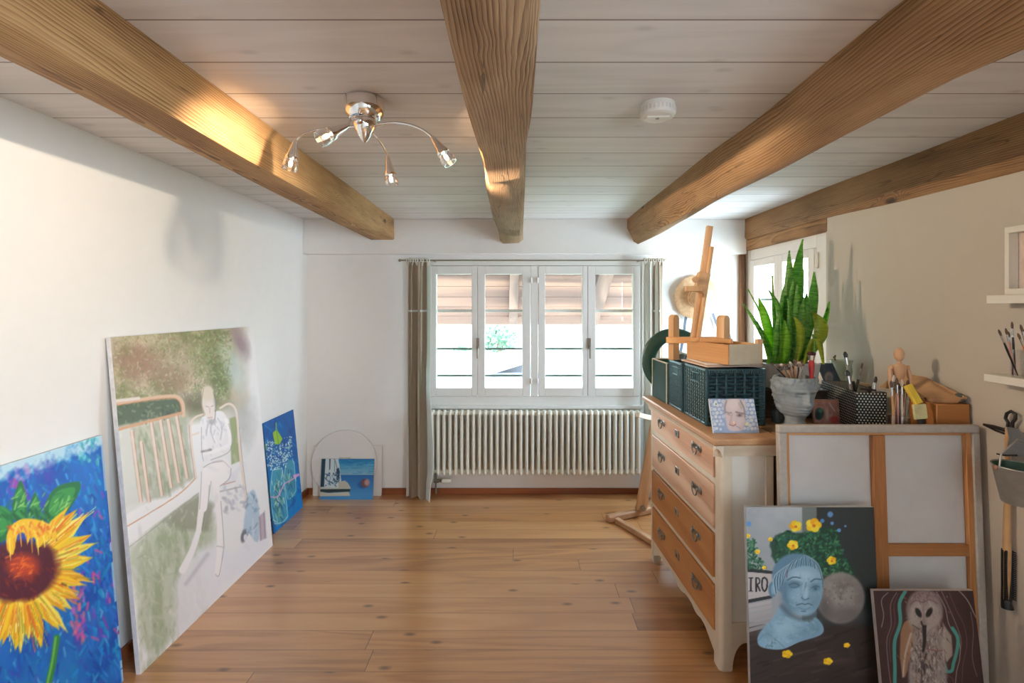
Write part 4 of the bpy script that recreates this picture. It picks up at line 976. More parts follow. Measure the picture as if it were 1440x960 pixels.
p.line(z((352, 430), (342, 480), (330, 508)), 2.2, (100, 136, 160), 0.8, 1.5); p.line(z((330, 508), (345, 520), (366, 512)), 1.6, DK, 0.9); p.ell(*z((347, 490))[0], 4, 7, B3, 1, 0.7)
p.line(z((302, 548), (330, 540), (345, 545), (362, 540), (385, 548)), 1.4, DK, 0.9); p.line(z((315, 562), (345, 572), (372, 560)), 2.2, (108, 144, 166), 0.9); p.line(z((328, 580), (350, 582)), 1.3, DK, 0.8); p.ell(*z((395, 520))[0], 7, 10, (104, 140, 166), 1, 0.5)
p.line(z((225, 555), (270, 600), (330, 622), (395, 600)), 5, (60, 84, 104), 0.6, 7); p.line(z((255, 365), (248, 400)), 1.6, (96, 60, 90), 0.7)
for x, y, r in ((296, 130, 34), (392, 125, 42), (282, 230, 30), (487, 312, 26), (163, 200, 13), (95, 265, 14), (45, 182, 13), (130, 350, 12)):
    for kk in range(5):
        a = kk * 1.2566 + x; p.ell(*z((x + math.cos(a) * r * 0.5, y + math.sin(a) * r * 0.45))[0], r * 0.52 / 3.765, r * 0.46 / 3.765, [(240, 196, 30), (248, 214, 60), (230, 170, 24)][kk % 3], 0.25)
    p.ell(*z((x + 2, y + 3))[0], r * 0.22 / 3.765, r * 0.2 / 3.765, (206, 110, 30), 0.6)
for x, y, r in ((480, 68, 15), (438, 102, 11), (48, 118, 14), (527, 152, 10), (490, 115, 9), (560, 130, 6)): p.ell(*z((x, y))[0], r / 3.765, r / 3.765, (90, 140, 196), 0.4)
for x, y, r in ((252, 807, 28), (468, 845, 25), (568, 760, 17)):
    for kk in range(5):
        a = kk * 1.2566; p.ell(*z((x + math.cos(a) * r * 0.55, y + math.sin(a) * r * 0.4))[0], r * 0.5 / 3.765, r * 0.4 / 3.765, [(236, 196, 40), (220, 176, 24)][kk % 2], 0.3)
canvas('bust_painting', 'canvas of a blue stone bust with yellow violas, leaning at the right', 'painting', cr, p, 0.018, plain('grey canvas edge', rgb(176, 178, 176), 0.85), 1.08)

# ---- owl
cr = rect((1.301, 1.652, 0.0), (1, 0.0, 0), (0, 0.131, 1), 0.3646, 0.499)
p = Paint(cr, 170, 230, (66, 44, 42), 6); z = zm(1220, 815, 6.622)
p.put(np.clip(p.noise(8, 4, 3) * 3 - 1.4, 0, 1), (50, 34, 34), 0.8)
LN = [(196, 190, 184), (150, 130, 136), (120, 90, 100)]
for i, q in enumerate(([(190, 120), (130, 190), (150, 330), (130, 440)], [(270, 120), (215, 230), (220, 420), (180, 560), (190, 760), (215, 960)], [(285, 130), (245, 240), (255, 400), (205, 560), (215, 760)], [(640, 110), (720, 250), (760, 420), (850, 560), (860, 720), (830, 850), (820, 960)], [(690, 110), (745, 230), (830, 430), (870, 560), (860, 700)],
                       [(760, 120), (830, 290), (900, 430), (925, 600), (890, 780), (880, 960)], [(850, 100), (930, 190), (1000, 330), (1040, 390)], [(960, 300), (985, 480), (975, 720), (1020, 900)], [(700, 1100), (720, 900), (780, 910), (800, 960), (790, 1150)])):
    p.line(z(*q), 1.3 if i in (1, 4, 6) else 1.0, LN[i % 3], 0.75, 0.7)
TE = (74, 160, 152)
p.line(z((350, 110), (298, 220), (305, 400), (255, 560), (250, 700), (255, 860), (245, 1300)), 5.0, TE, 0.95, 1); p.line(z((790, 450), (840, 540), (832, 660), (800, 780), (785, 845), (740, 850), (715, 790), (705, 850), (670, 940), (640, 1200)), 5.0, TE, 0.95, 1, 4)
p.ell(*z((560, 900))[0], 27, 62, (150, 140, 136), 0.15); p.ell(*z((560, 620))[0], 30, 30, (150, 140, 136), 0.3); p.poly(z((330, 420), (400, 380), (420, 560), (350, 900), (310, 800), (300, 600)), (164, 124, 92), 2, 0.9, 2); p.poly(z((700, 400), (780, 520), (790, 700), (740, 760), (690, 600)), (172, 160, 150), 2, 0.9, 2); p.line(z((405, 500), (350, 700), (330, 900)), 2.5, (200, 192, 184), 0.8, 2)
p.strokes(420, lambda: z((550 + p.r.randn() * 85, 760 + p.r.randn() * 190))[0], 6, 0.9, [(190, 182, 176), (116, 106, 104), (170, 160, 148), (130, 96, 90), (84, 76, 76)], 1.4, 0.7, 0.4)
p.ell(*z((530, 280))[0], 26, 29, (132, 116, 114), 0.15); p.ell(*z((535, 160))[0], 16, 7, (152, 128, 130), 1, 0.7); p.strokes(50, lambda: z((530 + p.r.randn() * 90, 180 + p.r.randn() * 40))[0], 5, 1, [(160, 140, 140), (100, 86, 88)], 1.2, 0.6, 0.6)
p.ell(*z((452, 325))[0], 10, 20, (172, 162, 156), 0.6, 0.95, 0.15); p.ell(*z((602, 325))[0], 12.5, 20, (172, 162, 156), 0.6, 0.95, -0.15); p.strokes(70, lambda: z((530 + p.r.randn() * 75, 330 + p.r.randn() * 60))[0], 5, 0.9, [(196, 188, 182), (140, 128, 126), (160, 140, 138)], 1.4, 0.5, 0.5); p.poly(z((480, 420), (620, 420), (560, 480), (520, 470)), (170, 160, 156), 2)
p.line(z((400, 230), (450, 190), (512, 210), (580, 185), (650, 220)), 1.6, (112, 80, 84), 0.7, 1.5); p.line(z((420, 420), (480, 460)), 1.6, (70, 60, 60), 0.7, 1.4)
p.ell(*z((474, 306))[0], 3.5, 7.2, (30, 26, 28), 0.5, 1, -0.5); p.ell(*z((574, 304))[0], 3.7, 7.2, (30, 26, 28), 0.5, 1, 0.5)
p.line(z((518, 220), (524, 350), (520, 420)), 1.6, (140, 128, 126), 0.9, 1); p.line(z((500, 390), (520, 440), (545, 430)), 2.2, (40, 34, 36), 0.9, 1); p.line(z((528, 440), (530, 560), (520, 660)), 6, (28, 24, 28), 0.95, 1.5, 4)
p.line(z((540, 640), (640, 660), (690, 660)), 2, (130, 84, 84), 0.7, 1.5); p.strokes(20, lambda: z((530 + p.r.randn() * 25, 800 + p.r.randn() * 60))[0], 8, 1.4, [(60, 52, 54), (50, 44, 46)], 1.5, 0.7, 0.3)
canvas('owl_painting', 'dark canvas of a barn owl with turquoise lines, lowest at the right', 'painting', cr, p, 0.016, plain('light owl canvas edge', rgb(186, 178, 174), 0.85), 1.0)

# ---- large stretched canvas seen from behind
sb = wood('pine stretcher bar', rgb(150, 96, 52), rgb(190, 134, 82), rgb(206, 154, 102), 'z', 1, 24, 0.2, 0.6)
sbx = wood('pine cross bar', rgb(150, 96, 52), rgb(190, 134, 82), rgb(206, 154, 102), 'x', 1, 24, 0.2, 0.6)
linen = plain('folded canvas cloth', rgb(176, 170, 162), 0.9, 0.08, 60, 0.15); backc = plain('canvas reverse', rgb(204, 204, 204), 0.9, 0.03, 12, 0.06)
st = thing('stretched_canvas', 'large stretched canvas turned backwards to show its wooden frame', 'canvas', (1.42, 1.80, 0))
up = Vector((0, 0.04, 1)).normalized(); T = Matrix.Translation((1.0247, 1.80, 0)) @ Matrix(((1, 0, 0, 0), (0, up.z, up.y, 0), (0, -up.y, up.z, 0), (0, 0, 0, 1)))
w_, h_ = 0.7901, 1.0678
b = MB(T); b.box(0.004, w_ - 0.004, 0.026, 0.029, 0.004, h_ - 0.004); obj('cloth', b, backc, st)
b = MB(T)
for x0, x1, z0, z1 in ((0, w_, h_ - 0.030, h_), (0, w_, 0, 0.030), (0, 0.032, 0.03, h_ - 0.03), (w_ - 0.030, w_, 0.03, h_ - 0.03)): b.box(x0, x1, 0, 0.026, z0, z1)
obj('folded_edge', b, linen, st, bevel=0.004)
b = MB(T); b.box(w_ - 0.052, w_ - 0.030, 0.006, 0.025, 0.03, h_ - 0.03); obj('stretcher_bar', b, sb, st, bevel=0.002)
b = MB(T); b.box(0.032, 0.046, 0.010, 0.025, 0.03, h_ - 0.03); obj('stretcher_bar', b, sb, st, bevel=0.002)
b = MB(T); b.box(0.032, w_ - 0.03, 0.010, 0.025, h_ - 0.040, h_ - 0.030); obj('top_bar', b, sbx, st, bevel=0.002)
b = MB(T); b.box(0.372, 0.420, 0.004, 0.025, 0.03, h_ - 0.04); obj('upright_bar', b, sb, st, bevel=0.002)
b = MB(T); b.box(0.420, w_ - 0.052, 0.008, 0.025, 0.56, 0.605); b.box(0.046, 0.372, 0.008, 0.025, 0.56, 0.605); obj('cross_bar', b, sbx, st, bevel=0.002)
# ================================================================== chest of drawers
cream = plain('worn cream furniture paint', rgb(222, 208, 186), 0.5, 0.04, 16, 0.06)
pine_pale = wood('pale pink pine drawer front', rgb(190, 140, 106), rgb(222, 182, 150), rgb(232, 200, 172), 'y', 1.0, 34, 0.45, 0.42, 0.14, 0.1)
pine_or = wood('orange pine drawer front', rgb(168, 104, 52), rgb(206, 144, 84), rgb(218, 164, 104), 'y', 1.0, 36, 0.4, 0.42, 0.14, 0.1)
pine_top = wood('pine dresser top', rgb(168, 122, 82), rgb(206, 164, 122), rgb(218, 184, 146), 'y', 1.0, 32, 0.3, 0.45, 0.1, 0.1)
silver = plain('tarnished nickel', rgb(150, 146, 138), 0.32, 0.2, 60, 0.1, Metallic=0.9)
dark_gap = plain('dark gap', rgb(46, 34, 26), 0.9)
CR = math.radians(2.6); CP = Vector((0.85, 1.97, 0))
TC = Matrix.Translation(CP) @ Matrix.Rotation(CR, 4, 'Z')
LD, DD, HD = 0.88, 0.235, 0.985          # length, depth, height
chest = thing('chest_of_drawers', 'cream painted chest with four pine drawers along the right side', 'chest of drawers', CP, CR)
b = MB(TC); b.box(-0.042, DD + 0.02, -0.032, LD + 0.045, 0.957, HD); obj('top', b, pine_top, chest, bevel=0.007, seg=3)
b = MB(TC)      # cove moulding under the top, front and near side
prof = [(0.0, 0.905), (-0.004, 0.905), (-0.006, 0.915), (-0.014, 0.935), (-0.028, 0.948), (-0.030, 0.957), (0.0, 0.957)]
b.prism([(x, z) for x, z in prof], -0.03, LD + 0.03, 'xz')
b.prism([(x, z) for x, z in prof], -0.03, DD + 0.012, 'yz'); obj('cornice', b, cream, chest, smooth=50)
b = MB(TC); b.box(0.012, DD, 0.012, LD, 0.155, 0.957); obj('carcass', b, plain('lighter cream side paint', rgb(232, 228, 218), 0.5, 0.03, 12, 0.05), chest)
for y0, y1 in ((0.0, 0.046), (LD - 0.034, LD)):
    b = MB(TC)
    prof = [(y0, 0.0), (y1, 0.0), (y1, 0.915), (y0, 0.915)]
    r = 0.020; n = 8
    if y0 == 0.0: ring = [(r - r * math.cos(k * PI / 2 / n), r - r * math.sin(k * PI / 2 / n)) for k in range(n + 1)] + [(0.05, 0.0), (0.05, y1), (0.0, y1)]
    else: ring = [(0.0, y0), (0.05, y0), (0.05, y1), (0.0, y1)]
    b.prism(ring, 0.0, 0.93, 'xy'); obj('corner_post', b, cream, chest, smooth=50)
b = MB(TC); b.box(DD - 0.035, DD, 0.006, 0.05, 0.0, 0.9); obj('corner_post', b, cream, chest, bevel=0.003)
b = MB(TC)      # side: frame rails and an arched foot rail
ap = [(0.05, 0.20), (0.05, 0.0), (0.055, 0.0)] + [(0.055 + 0.055 * (1 - math.cos(t * PI / 2 / 8)), 0.115 * math.sin(t * PI / 2 / 8)) for t in range(9)] + [(DD - 0.04, 0.115), (DD - 0.035, 0.0), (DD - 0.03, 0.20)]
b.prism(ap, 0.004, 0.02, 'xz'); obj('side_apron', b, cream, chest, smooth=50)
zr = [(0.931, 0.957), (0.770, 0.797), (0.558, 0.576), (0.338, 0.366)]
for z0, z1 in zr:
    b = MB(TC); b.box(0.0, 0.03, 0.046, LD - 0.034, z0, z1); obj('rail', b, cream, chest, bevel=0.002)
b = MB(TC)      # scalloped apron
pts = [(0.046, 0.138), (0.046, 0.0), (0.060, 0.0)]
def scal(y):
    t = (y - 0.06) / (LD - 0.034 - 0.06 - 0.012)
    return 0.045 + 0.045 * min(1, t / 0.12, (1 - t) / 0.12) + 0.016 * math.sin(PI * t) - 0.022 * max(0, math.cos((t - 0.5) * PI / 0.22)) * (abs(t - 0.5) < 0.11) - 0.012 * max(0, math.cos((t - 0.24) * PI / 0.12)) * (abs(t - 0.24) < 0.06) - 0.012 * max(0, math.cos((t - 0.76) * PI / 0.12)) * (abs(t - 0.76) < 0.06)
for k in range(41):
    y = 0.06 + (LD - 0.034 - 0.072) * k / 40; pts.append((y, scal(y)))
pts += [(LD - 0.046, 0.0), (LD - 0.034, 0.0), (LD - 0.034, 0.138)]
b.prism(pts, 0.002, 0.022, 'yz'); obj('apron', b, cream, chest, smooth=30)


def pull(parent, y, z):
    b = MB(TC)
    b.box(-0.0115, -0.007, y - 0.042, y + 0.042, z - 0.006, z + 0.018)
    for s_ in (-1, 1): b.sphere((-0.010, y + s_ * 0.040, z + 0.006), (0.003, 0.014, 0.017), 12, 8)
    for s_ in (-1, 1): b.sphere((-0.017, y + s_ * 0.026, z + 0.008), 0.0065, 10, 8)
    b.tube([(-0.019, y + 0.028 * math.cos(t), z + 0.008 - 0.036 * math.sin(t)) for t in [PI * k / 14 for k in range(15)]], 0.0036, 8)
    obj('handle', b, silver, parent, smooth=50)


for (z0, z1), mt, off in (((0.800, 0.928), pine_pale, -0.004), ((0.580, 0.767), pine_pale, -0.004), ((0.369, 0.555), pine_or, -0.007), ((0.142, 0.335), pine_or, -0.004)):
    b = MB(TC); b.box(off - 0.003, 0.06, 0.050, LD - 0.038, z0, z1); d = obj('drawer', b, mt, chest, bevel=0.003)
    zc = (z0 + z1) / 2 + 0.012
    for y in (0.215, 0.675): pull(d, y, zc)
    b = MB(TC); b.box(off - 0.0065, off - 0.002, 0.425, 0.475, zc - 0.016, zc + 0.020); obj('keyhole_plate', b, silver, d, bevel=0.002)
    b = MB(TC); b.lathe([(0.0, -0.0003), (0.004, -0.0003), (0.004, 0.002)], (off - 0.0068, 0.45, zc + 0.004), 12, 'x'); b.box(off - 0.0071, off - 0.0063, 0.448, 0.452, zc - 0.008, zc + 0.003); obj('keyhole', b, dark_gap, d)

# ---- low cabinet between the chest and the right wall
cab_side = wood('brown beige cabinet side', rgb(128, 100, 74), rgb(164, 134, 104), rgb(182, 152, 122), 'z', 1.0, 24, 0.1, 0.6)
cab_top = wood('brown cabinet top', rgb(120, 88, 56), rgb(158, 120, 82), rgb(178, 142, 102), 'y', 1.0, 30, 0.2, 0.5)
cab = thing('side_cabinet', 'brown low cabinet between the cream chest and the right wall, behind the turned canvas', 'cabinet', (1.46, 2.35, 0))
b = MB(); b.box(1.105, 1.83, 1.905, 2.78, 0.06, 0.955); obj('body', b, cab_side, cab, bevel=0.003)
b = MB(); b.box(1.11, 1.835, 1.893, 2.79, 0.957, 0.985); obj('top', b, cab_top, cab, bevel=0.004)
for x, y in ((1.13, 1.93), (1.79, 1.93), (1.13, 2.75), (1.79, 2.75)):
    b = MB(); b.box(x - 0.02, x + 0.02, y - 0.02, y + 0.02, 0, 0.06); obj('foot', b, cab_side, cab)

ZT = 0.9862     # resting height on both tops
# ================================================================== wicker baskets
wick = plain('dark blue green wicker', rgb(44, 74, 82), 0.28, 0.3, 80, 0.1); wick_in = plain('basket lining board', rgb(214, 222, 208), 0.8); wick_dk = plain('dark basket core', rgb(14, 24, 26), 0.7)


def basket(x, y, rz, w, d, h, label, ns, nk, rs):
    """front looks to local -x; w across (local y), d deep (local x)"""
    T = Matrix.Translation((x, y, ZT)) @ Matrix.Rotation(rz, 4, 'Z')
    t = thing('wicker_basket', label, 'basket', (x, y, ZT), rz, 'wicker baskets on the chest')
    b = MB(T); i = 0.007
    b.box(i, d - i, i, i + 0.004, 0.004, h - 0.01); b.box(i, d - i, w - i - 0.004, w - i, 0.004, h - 0.01); b.box(d - i - 0.004, d - i, i, w - i, 0.004, h - 0.01); b.box(i, d - i, i, w - i, 0.004, 0.010); obj('core', b, wick_dk, t, smooth=0)
    b = MB(T); hz0, hz1 = h * 0.72, h * 0.88; hy0, hy1 = w * 0.32, w * 0.68
    b.box(i, i + 0.003, i, w - i, 0.004, hz0); b.box(i, i + 0.003, i, hy0, hz0, h - 0.01); b.box(i, i + 0.003, hy1, w - i, hz0, h - 0.01); b.box(i, i + 0.003, hy0, hy1, hz1, h - 0.01); obj('lining', b, wick_in, t, smooth=0)
    # woven strands: (origin, direction, length, outward)
    b = MB(T)
    def weave(o, u, L, n, stakes, rows, r, gapf):
        o, u, n = Vector(o), Vector(u), Vector(n)
        for k in range(stakes + 1):
            p = o + u * (L * k / stakes); b.tube([p + Vector((0, 0, 0.006)), p + Vector((0, 0, h - 0.014))], r * 1.1, 6)
        for j in range(rows):
            z = 0.014 + (h - 0.036) * j / (rows - 1); pts = []
            m = stakes * 4
            for q in range(m + 1):
                ph = PI * stakes * q / m + PI * (j % 2)
                pts.append(o + u * (L * q / m) + n * (r * 1.5 * math.cos(ph)) + Vector((0, 0, z)))
            if gapf and hz0 < z < hz1:
                m0, m1 = int(m * 0.32), int(m * 0.68); b.tube(pts[:m0 + 1], r, 5); b.tube(pts[m1:], r, 5)
            else: b.tube(pts, r, 5)
    weave((0.003, 0.008, 0), (0, 1, 0), w - 0.016, (-1, 0, 0), ns, nk, rs, True)
    f = obj('woven_front', b, wick, t)
    b = MB(T); weave((0.008, 0.003, 0), (1, 0, 0), d - 0.016, (0, -1, 0), 6, 15, 0.0056, False); obj('woven_side', b, wick, t)
    b = MB(T); weave((0.008, w - 0.003, 0), (1, 0, 0), d - 0.016, (0, 1, 0), 9, 20, 0.0042, False); obj('woven_side', b, wick, t)
    b = MB(T)
    for zz in (0.008, h - 0.008): b.tube([(0.004, 0.004, zz), (d - 0.004, 0.004, zz), (d - 0.004, w - 0.004, zz), (0.004, w - 0.004, zz), (0.004, 0.004, zz)], 0.008, 8)
    for xx, yy in ((0.004, 0.004), (d - 0.004, 0.004), (d - 0.004, w - 0.004), (0.004, w - 0.004)): b.tube([(xx, yy, 0.002), (xx, yy, h)], 0.008, 8)
    # plaited rim wraps on the near face
    for k in range(30):
        z = 0.01 + (h - 0.02) * k / 29; b.sphere((d - 0.020, -0.004, z), (0.013, 0.005, 0.0042), 8, 5)
        if k < 26: b.sphere((0.012 + (d - 0.03) * k / 25, -0.004, h - 0.016), (0.0045, 0.005, 0.010), 8, 5)
    obj('rim', b, wick, t)
    b = MB(T); b.tube([(0.003, hy0, hz0), (0.003, hy0, hz1), (0.003, hy1, hz1), (0.003, hy1, hz0), (0.003, hy0, hz0)], 0.005, 6); obj('handle_hole_rim', b, wick, t)
    return t


basket(0.862, 2.145, CR, 0.25, 0.275, 0.262, 'near wicker basket with a pale lattice front, the face portrait leaning on it', 10, 15, 0.0034)
basket(0.849, 2.426, CR, 0.188, 0.275, 0.255, 'finer woven wicker basket between the near basket and the green file box', 14, 22, 0.0026)

# ---- green file box, ring
gcard = plain('dark green card', rgb(38, 66, 60), 0.85, 0.15, 12, 0.04); edge_c = plain('cream box edging', rgb(206, 200, 178), 0.7)
x0, y0 = 0.836, 2.632
T = Matrix.Translation((x0, y0, ZT)) @ Matrix.Rotation(CR, 4, 'Z')
fb = thing('file_box', 'dark green cardboard file box with cream edges beside the wicker baskets', 'file box', (x0, y0, ZT), CR)
b = MB(T); b.box(0, 0.004, 0, 0.24, 0, 0.225); b.box(0.20, 0.204, 0, 0.24, 0, 0.225); b.box(0, 0.204, 0, 0.004, 0, 0.225); b.box(0, 0.204, 0.236, 0.24, 0, 0.225); b.box(0, 0.204, 0, 0.24, 0, 0.004); obj('box', b, gcard, fb)
b = MB(T)
b.box(-0.002, 0.206, -0.003, 0.005, 0.225, 0.231); b.box(-0.002, 0.206, 0.235, 0.243, 0.225, 0.231); b.box(-0.003, 0.005, 0.0, 0.24, 0.225, 0.231); b.box(-0.003, 0.002, -0.003, 0.004, 0, 0.226); b.box(-0.003, 0.002, 0.236, 0.243, 0, 0.226); obj('edging', b, edge_c, fb)
fo = thing('paper_folder', 'silvery grey folder sticking up out of the dark green file box', 'folder', tuple(T @ Vector((0.03, 0.1, 0.005))), CR)
b = MB(T); b.sheet(lambda u, v: (0.05 + 0.10 * u * u + 0.05 * v, 0.20 - 0.17 * u, 0.02 + 0.285 * v - 0.045 * u * v), 14, 6, 0.003); obj('cover', b, plain('silvery grey card', rgb(160, 178, 180), 0.3, 0.1, 20, 0.05), fo)
b = MB(T); b.sheet(lambda u, v: (0.10 + 0.03 * math.sin(3 * u), 0.12 - 0.10 * u, 0.02 + 0.24 * v + 0.012 * math.sin(5 * u)), 10, 6, 0.004); obj('sheets', b, plain('dark sheets', rgb(54, 66, 66), 0.4), fo)
rg = W(949, 509, 2.935)
ring = thing('green_ring', 'dark green glossy ring standing behind the file box', 'ring', (rg.x, rg.y, ZT))
R0, R1 = 0.205, 0.150
pts_o = []; b = MB(Matrix.Translation((rg.x, rg.y, ZT + R0)) @ Matrix.Rotation(math.radians(-6), 4, 'X'))
n = 64; rs = []
for k in range(n):
    a = 2 * PI * k / n; co_, si = math.cos(a), math.sin(a)
    o_ = Vector((R0 * co_, 0, R0 * si)); i_ = Vector((R1 * co_ + 0.026, 0, R1 * si - 0.014))
    d_ = (o_ - i_) * 0.12
    rs.append([o_ + Vector((0, 0.012, 0)), o_ + Vector((0, -0.006, 0)), o_ - d_ + Vector((0, -0.014, 0)), i_ + d_ + Vector((0, -0.014, 0)), i_ + Vector((0, -0.006, 0)), i_ + Vector((0, 0.012, 0))])
rs.append(rs[0]); b.rings(rs, False, False); obj('rim', b, plain('dark green enamel', rgb(38, 74, 64), 0.4, 0.1, 10, 0.02), ring, smooth=50)

# ---- small portrait leaning on the near basket
c1, c2 = W(1003, 604.5, 2.035), W(1067, 604.5, 2.035)
cr = rect((c1.x, 2.035, ZT + 0.0005), (1, 0.0, 0), (-0.10, 0.42, 1), c2.x - c1.x, 0.147)
cr = rect((c1.x, 2.03, ZT + 0.0005), (1, 0.0, 0), (0, 0.36, 1), c2.x - c1.x, 0.147)
p = Paint(cr, 130, 90, (150, 170, 204), 7); z = zm(985, 550, 13.71)
p.put(np.clip(p.noise(30, 3, 1) * 3 - 1.3, 0, 1), (130, 154, 190), 0.8)
for row in range(8):
    for colm in range(13):
        x = 215 + colm * 74 + (row % 2) * 37; y = 190 + row * 76
        if 470 < x < 850 and not (x > 800 and y > 500): continue
        x += p.r.uniform(-12, 12); y += p.r.uniform(-12, 12); k_ = p.r.uniform(0.8, 1.12)
        p.ell(*z((x, y))[0], 2.4 * k_, 2.4 * k_, (206, 216, 234), 0.3, 0.95); p.ell(*z((x, y))[0], 1.3, 1.3, [(170, 190, 220), (214, 222, 214), (196, 206, 234)][(row * 3 + colm) % 3], 0.6)
p.poly(z((470, 170), (840, 170), (870, 420), (850, 620), (800, 750), (560, 750), (490, 560), (460, 380)), (206, 194, 198), 2, 1)
p.ell(*z((640, 250))[0], 8, 8, (222, 210, 212), 0.8, 0.9); p.line(z((500, 190), (470, 300), (480, 420)), 2.0, (130, 126, 140), 0.8, 1.5); p.line(z((770, 180), (840, 330), (860, 500)), 1.8, (124, 124, 140), 0.8, 1.5); p.line(z((750, 230), (790, 320)), 3, (176, 168, 150), 0.7, 2)
p.line(z((690, 400), (760, 420), (830, 430)), 2.4, (134, 118, 124), 0.85, 1.5); p.ell(*z((755, 465))[0], 4.5, 2.4, (146, 130, 140), 0.7, 0.9); p.ell(*z((755, 462))[0], 1.4, 1.2, (80, 76, 90), 0.5); p.line(z((500, 400), (560, 420), (590, 410)), 1.8, (140, 124, 130), 0.8, 1.2); p.line(z((520, 440), (570, 460)), 1.6, (150, 134, 140), 0.7, 1.2)
p.line(z((610, 430), (585, 560), (560, 630)), 1.6, (176, 150, 146), 0.7, 1.5); p.ell(*z((635, 612))[0], 3.6, 2.6, (208, 166, 154), 1.1, 0.8); p.line(z((565, 640), (630, 665), (680, 640)), 1.4, (150, 96, 88), 0.9, 1); p.ell(*z((645, 600))[0], 1.2, 2, (240, 216, 200), 0.8)
p.ell(*z((790, 590))[0], 5, 5, (216, 206, 216), 1, 0.7); p.line(z((700, 670), (770, 720)), 1.4, (150, 140, 150), 0.7, 1.2); p.ell(*z((900, 630))[0], 2.5, 2.5, (226, 226, 196), 0.5); p.ell(*z((290, 240))[0], 2.6, 2.8, (224, 234, 232), 0.3); p.ell(*z((300, 245))[0], 1.2, 1.4, (110, 130, 126), 0.6)
canvas('face_portrait', 'small canvas of a pale face among blue bubbles on the chest top', 'painting', cr, p, 0.012, plain('pale portrait canvas edge', rgb(196, 204, 208), 0.8))

# ================================================================== table easel on the baskets
ep = wood('pale beech easel wood', rgb(184, 138, 92), rgb(214, 172, 126), rgb(226, 190, 148), 'z', 1.3, 22, 0.0, 0.5)
ex = wood('orange beech easel wood', rgb(186, 130, 76), rgb(216, 164, 106), rgb(226, 180, 126), 'y', 1.3, 22, 0.0, 0.5)
card = plain('cream board sheets', rgb(216, 204, 190), 0.8)
zc = ZT + 0.2645
bs = thing('board_stack', 'cream board sheets lying flat on the two wicker baskets', 'board', (1.0, 2.36, zc), CR)
b = MB(Matrix.Translation((0.875, 2.17, zc)) @ Matrix.Rotation(CR + 0.05, 4, 'Z')); b.box(0, 0.27, 0, 0.27, 0.0005, 0.008); obj('lower_sheet', b, plain('pinkish board', rgb(206, 180, 164), 0.8), bs, bevel=0.001)
b = MB(Matrix.Translation((0.885, 2.19, zc)) @ Matrix.Rotation(CR - 0.03, 4, 'Z')); b.box(0, 0.25, 0, 0.26, 0.0085, 0.016); obj('upper_sheet', b, card, bs, bevel=0.001)
ze = zc + 0.017
ER = math.radians(16); EP = Vector((0.952, 2.125, ze))
TE_ = Matrix.Translation(EP) @ Matrix.Rotation(ER, 4, 'Z')
te = thing('table_easel', 'wooden table easel with a drawer box standing on the wicker baskets', 'easel', EP, ER)
bw, bl_, bh = 0.195, 0.30, 0.092
b = MB(TE_)
b.box(0, 0.008, 0.0, bl_, 0, bh); obj('box_side', b, ex, te, bevel=0.002)
b = MB(TE_); b.box(bw - 0.008, bw, 0.0, bl_, 0, bh); obj('box_side', b, ex, te, bevel=0.002)
b = MB(TE_); b.box(0.008, bw - 0.008, 0.0, 0.008, 0, bh); obj('box_end', b, plain('greyed pale box end', rgb(204, 194, 170), 0.6, 0.06, 30), te, bevel=0.0015)
b = MB(TE_); b.box(0.008, bw - 0.008, bl_ - 0.008, bl_, 0, bh); obj('box_end', b, ex, te, bevel=0.0015)
b = MB(TE_); b.box(0.008, bw - 0.008, 0.008, bl_ - 0.008, 0, 0.006); obj('box_floor', b, ex, te)
b = MB(TE_); b.box(bw - 0.03, bw, -0.001, 0.02, bh, bh + 0.022); obj('corner_block', b, ep, te, bevel=0.002)


def wp(px, py, d): return W(px, py, d)


def slat(name, pts, w, h, mat, upv=(0, 1, 0)):
    b = MB(); b.bar(pts[0], pts[1], w, h, upv); return obj(name, b, mat, te, bevel=0.003)


def roundtop(name, px, pyt, pyb, d, wpx, th, rz):
    t = wp(px, pyt, d); w = wpx / F * d; zb = CZ - (pyb - CY) / F * d
    hh = t.z - zb; poly = [(-w / 2, 0), (w / 2, 0), (w / 2, hh - w / 2)] + [(w / 2 * math.cos(a), hh - w / 2 + w / 2 * math.sin(a)) for a in [PI * k / 10 for k in range(1, 10)]] + [(-w / 2, hh - w / 2)]
    b = MB(Matrix.Translation((t.x, d, zb)) @ Matrix.Rotation(rz, 4, 'Z')); b.prism(poly, -th / 2, th / 2, 'xz'); return obj(name, b, ep, te, bevel=0.002)


roundtop('upright', 947.5, 442, 505.5, 2.50, 12, 0.035, 0.5)
roundtop('upright', 1017, 443, 484, 2.30, 13, 0.045, 0.5)
slat('cross_bar', (wp(938, 478, 2.50), wp(1024, 478, 2.29)), 0.028, 0.034, ex, (0, 0, 1))
slat('tray_bar', (wp(972, 477, 2.36), wp(1030, 479.5, 2.24)), 0.03, 0.022, ex, (0, 0, 1))
slat('mast', (wp(974.5, 480, 2.36), wp(998, 318, 2.40)), 0.030, 0.022, ep)
slat('slider', (wp(981.5, 480, 2.33), wp(1001, 347, 2.37)), 0.017, 0.022, ep)
slat('clamp', (wp(984, 411, 2.345), wp(990, 384, 2.355)), 0.058, 0.036, ep)
slat('canvas_holder', (wp(964, 406, 2.31), wp(988, 406, 2.31)), 0.026, 0.026, ep, (0, 0, 1))
b = MB(); q_ = wp(978, 393, 2.32); b.lathe([(0, -0.012), (0.013, -0.012), (0.015, 0), (0.013, 0.012), (0, 0.012)], q_, 14, 'y'); obj('knob', b, ep, te)

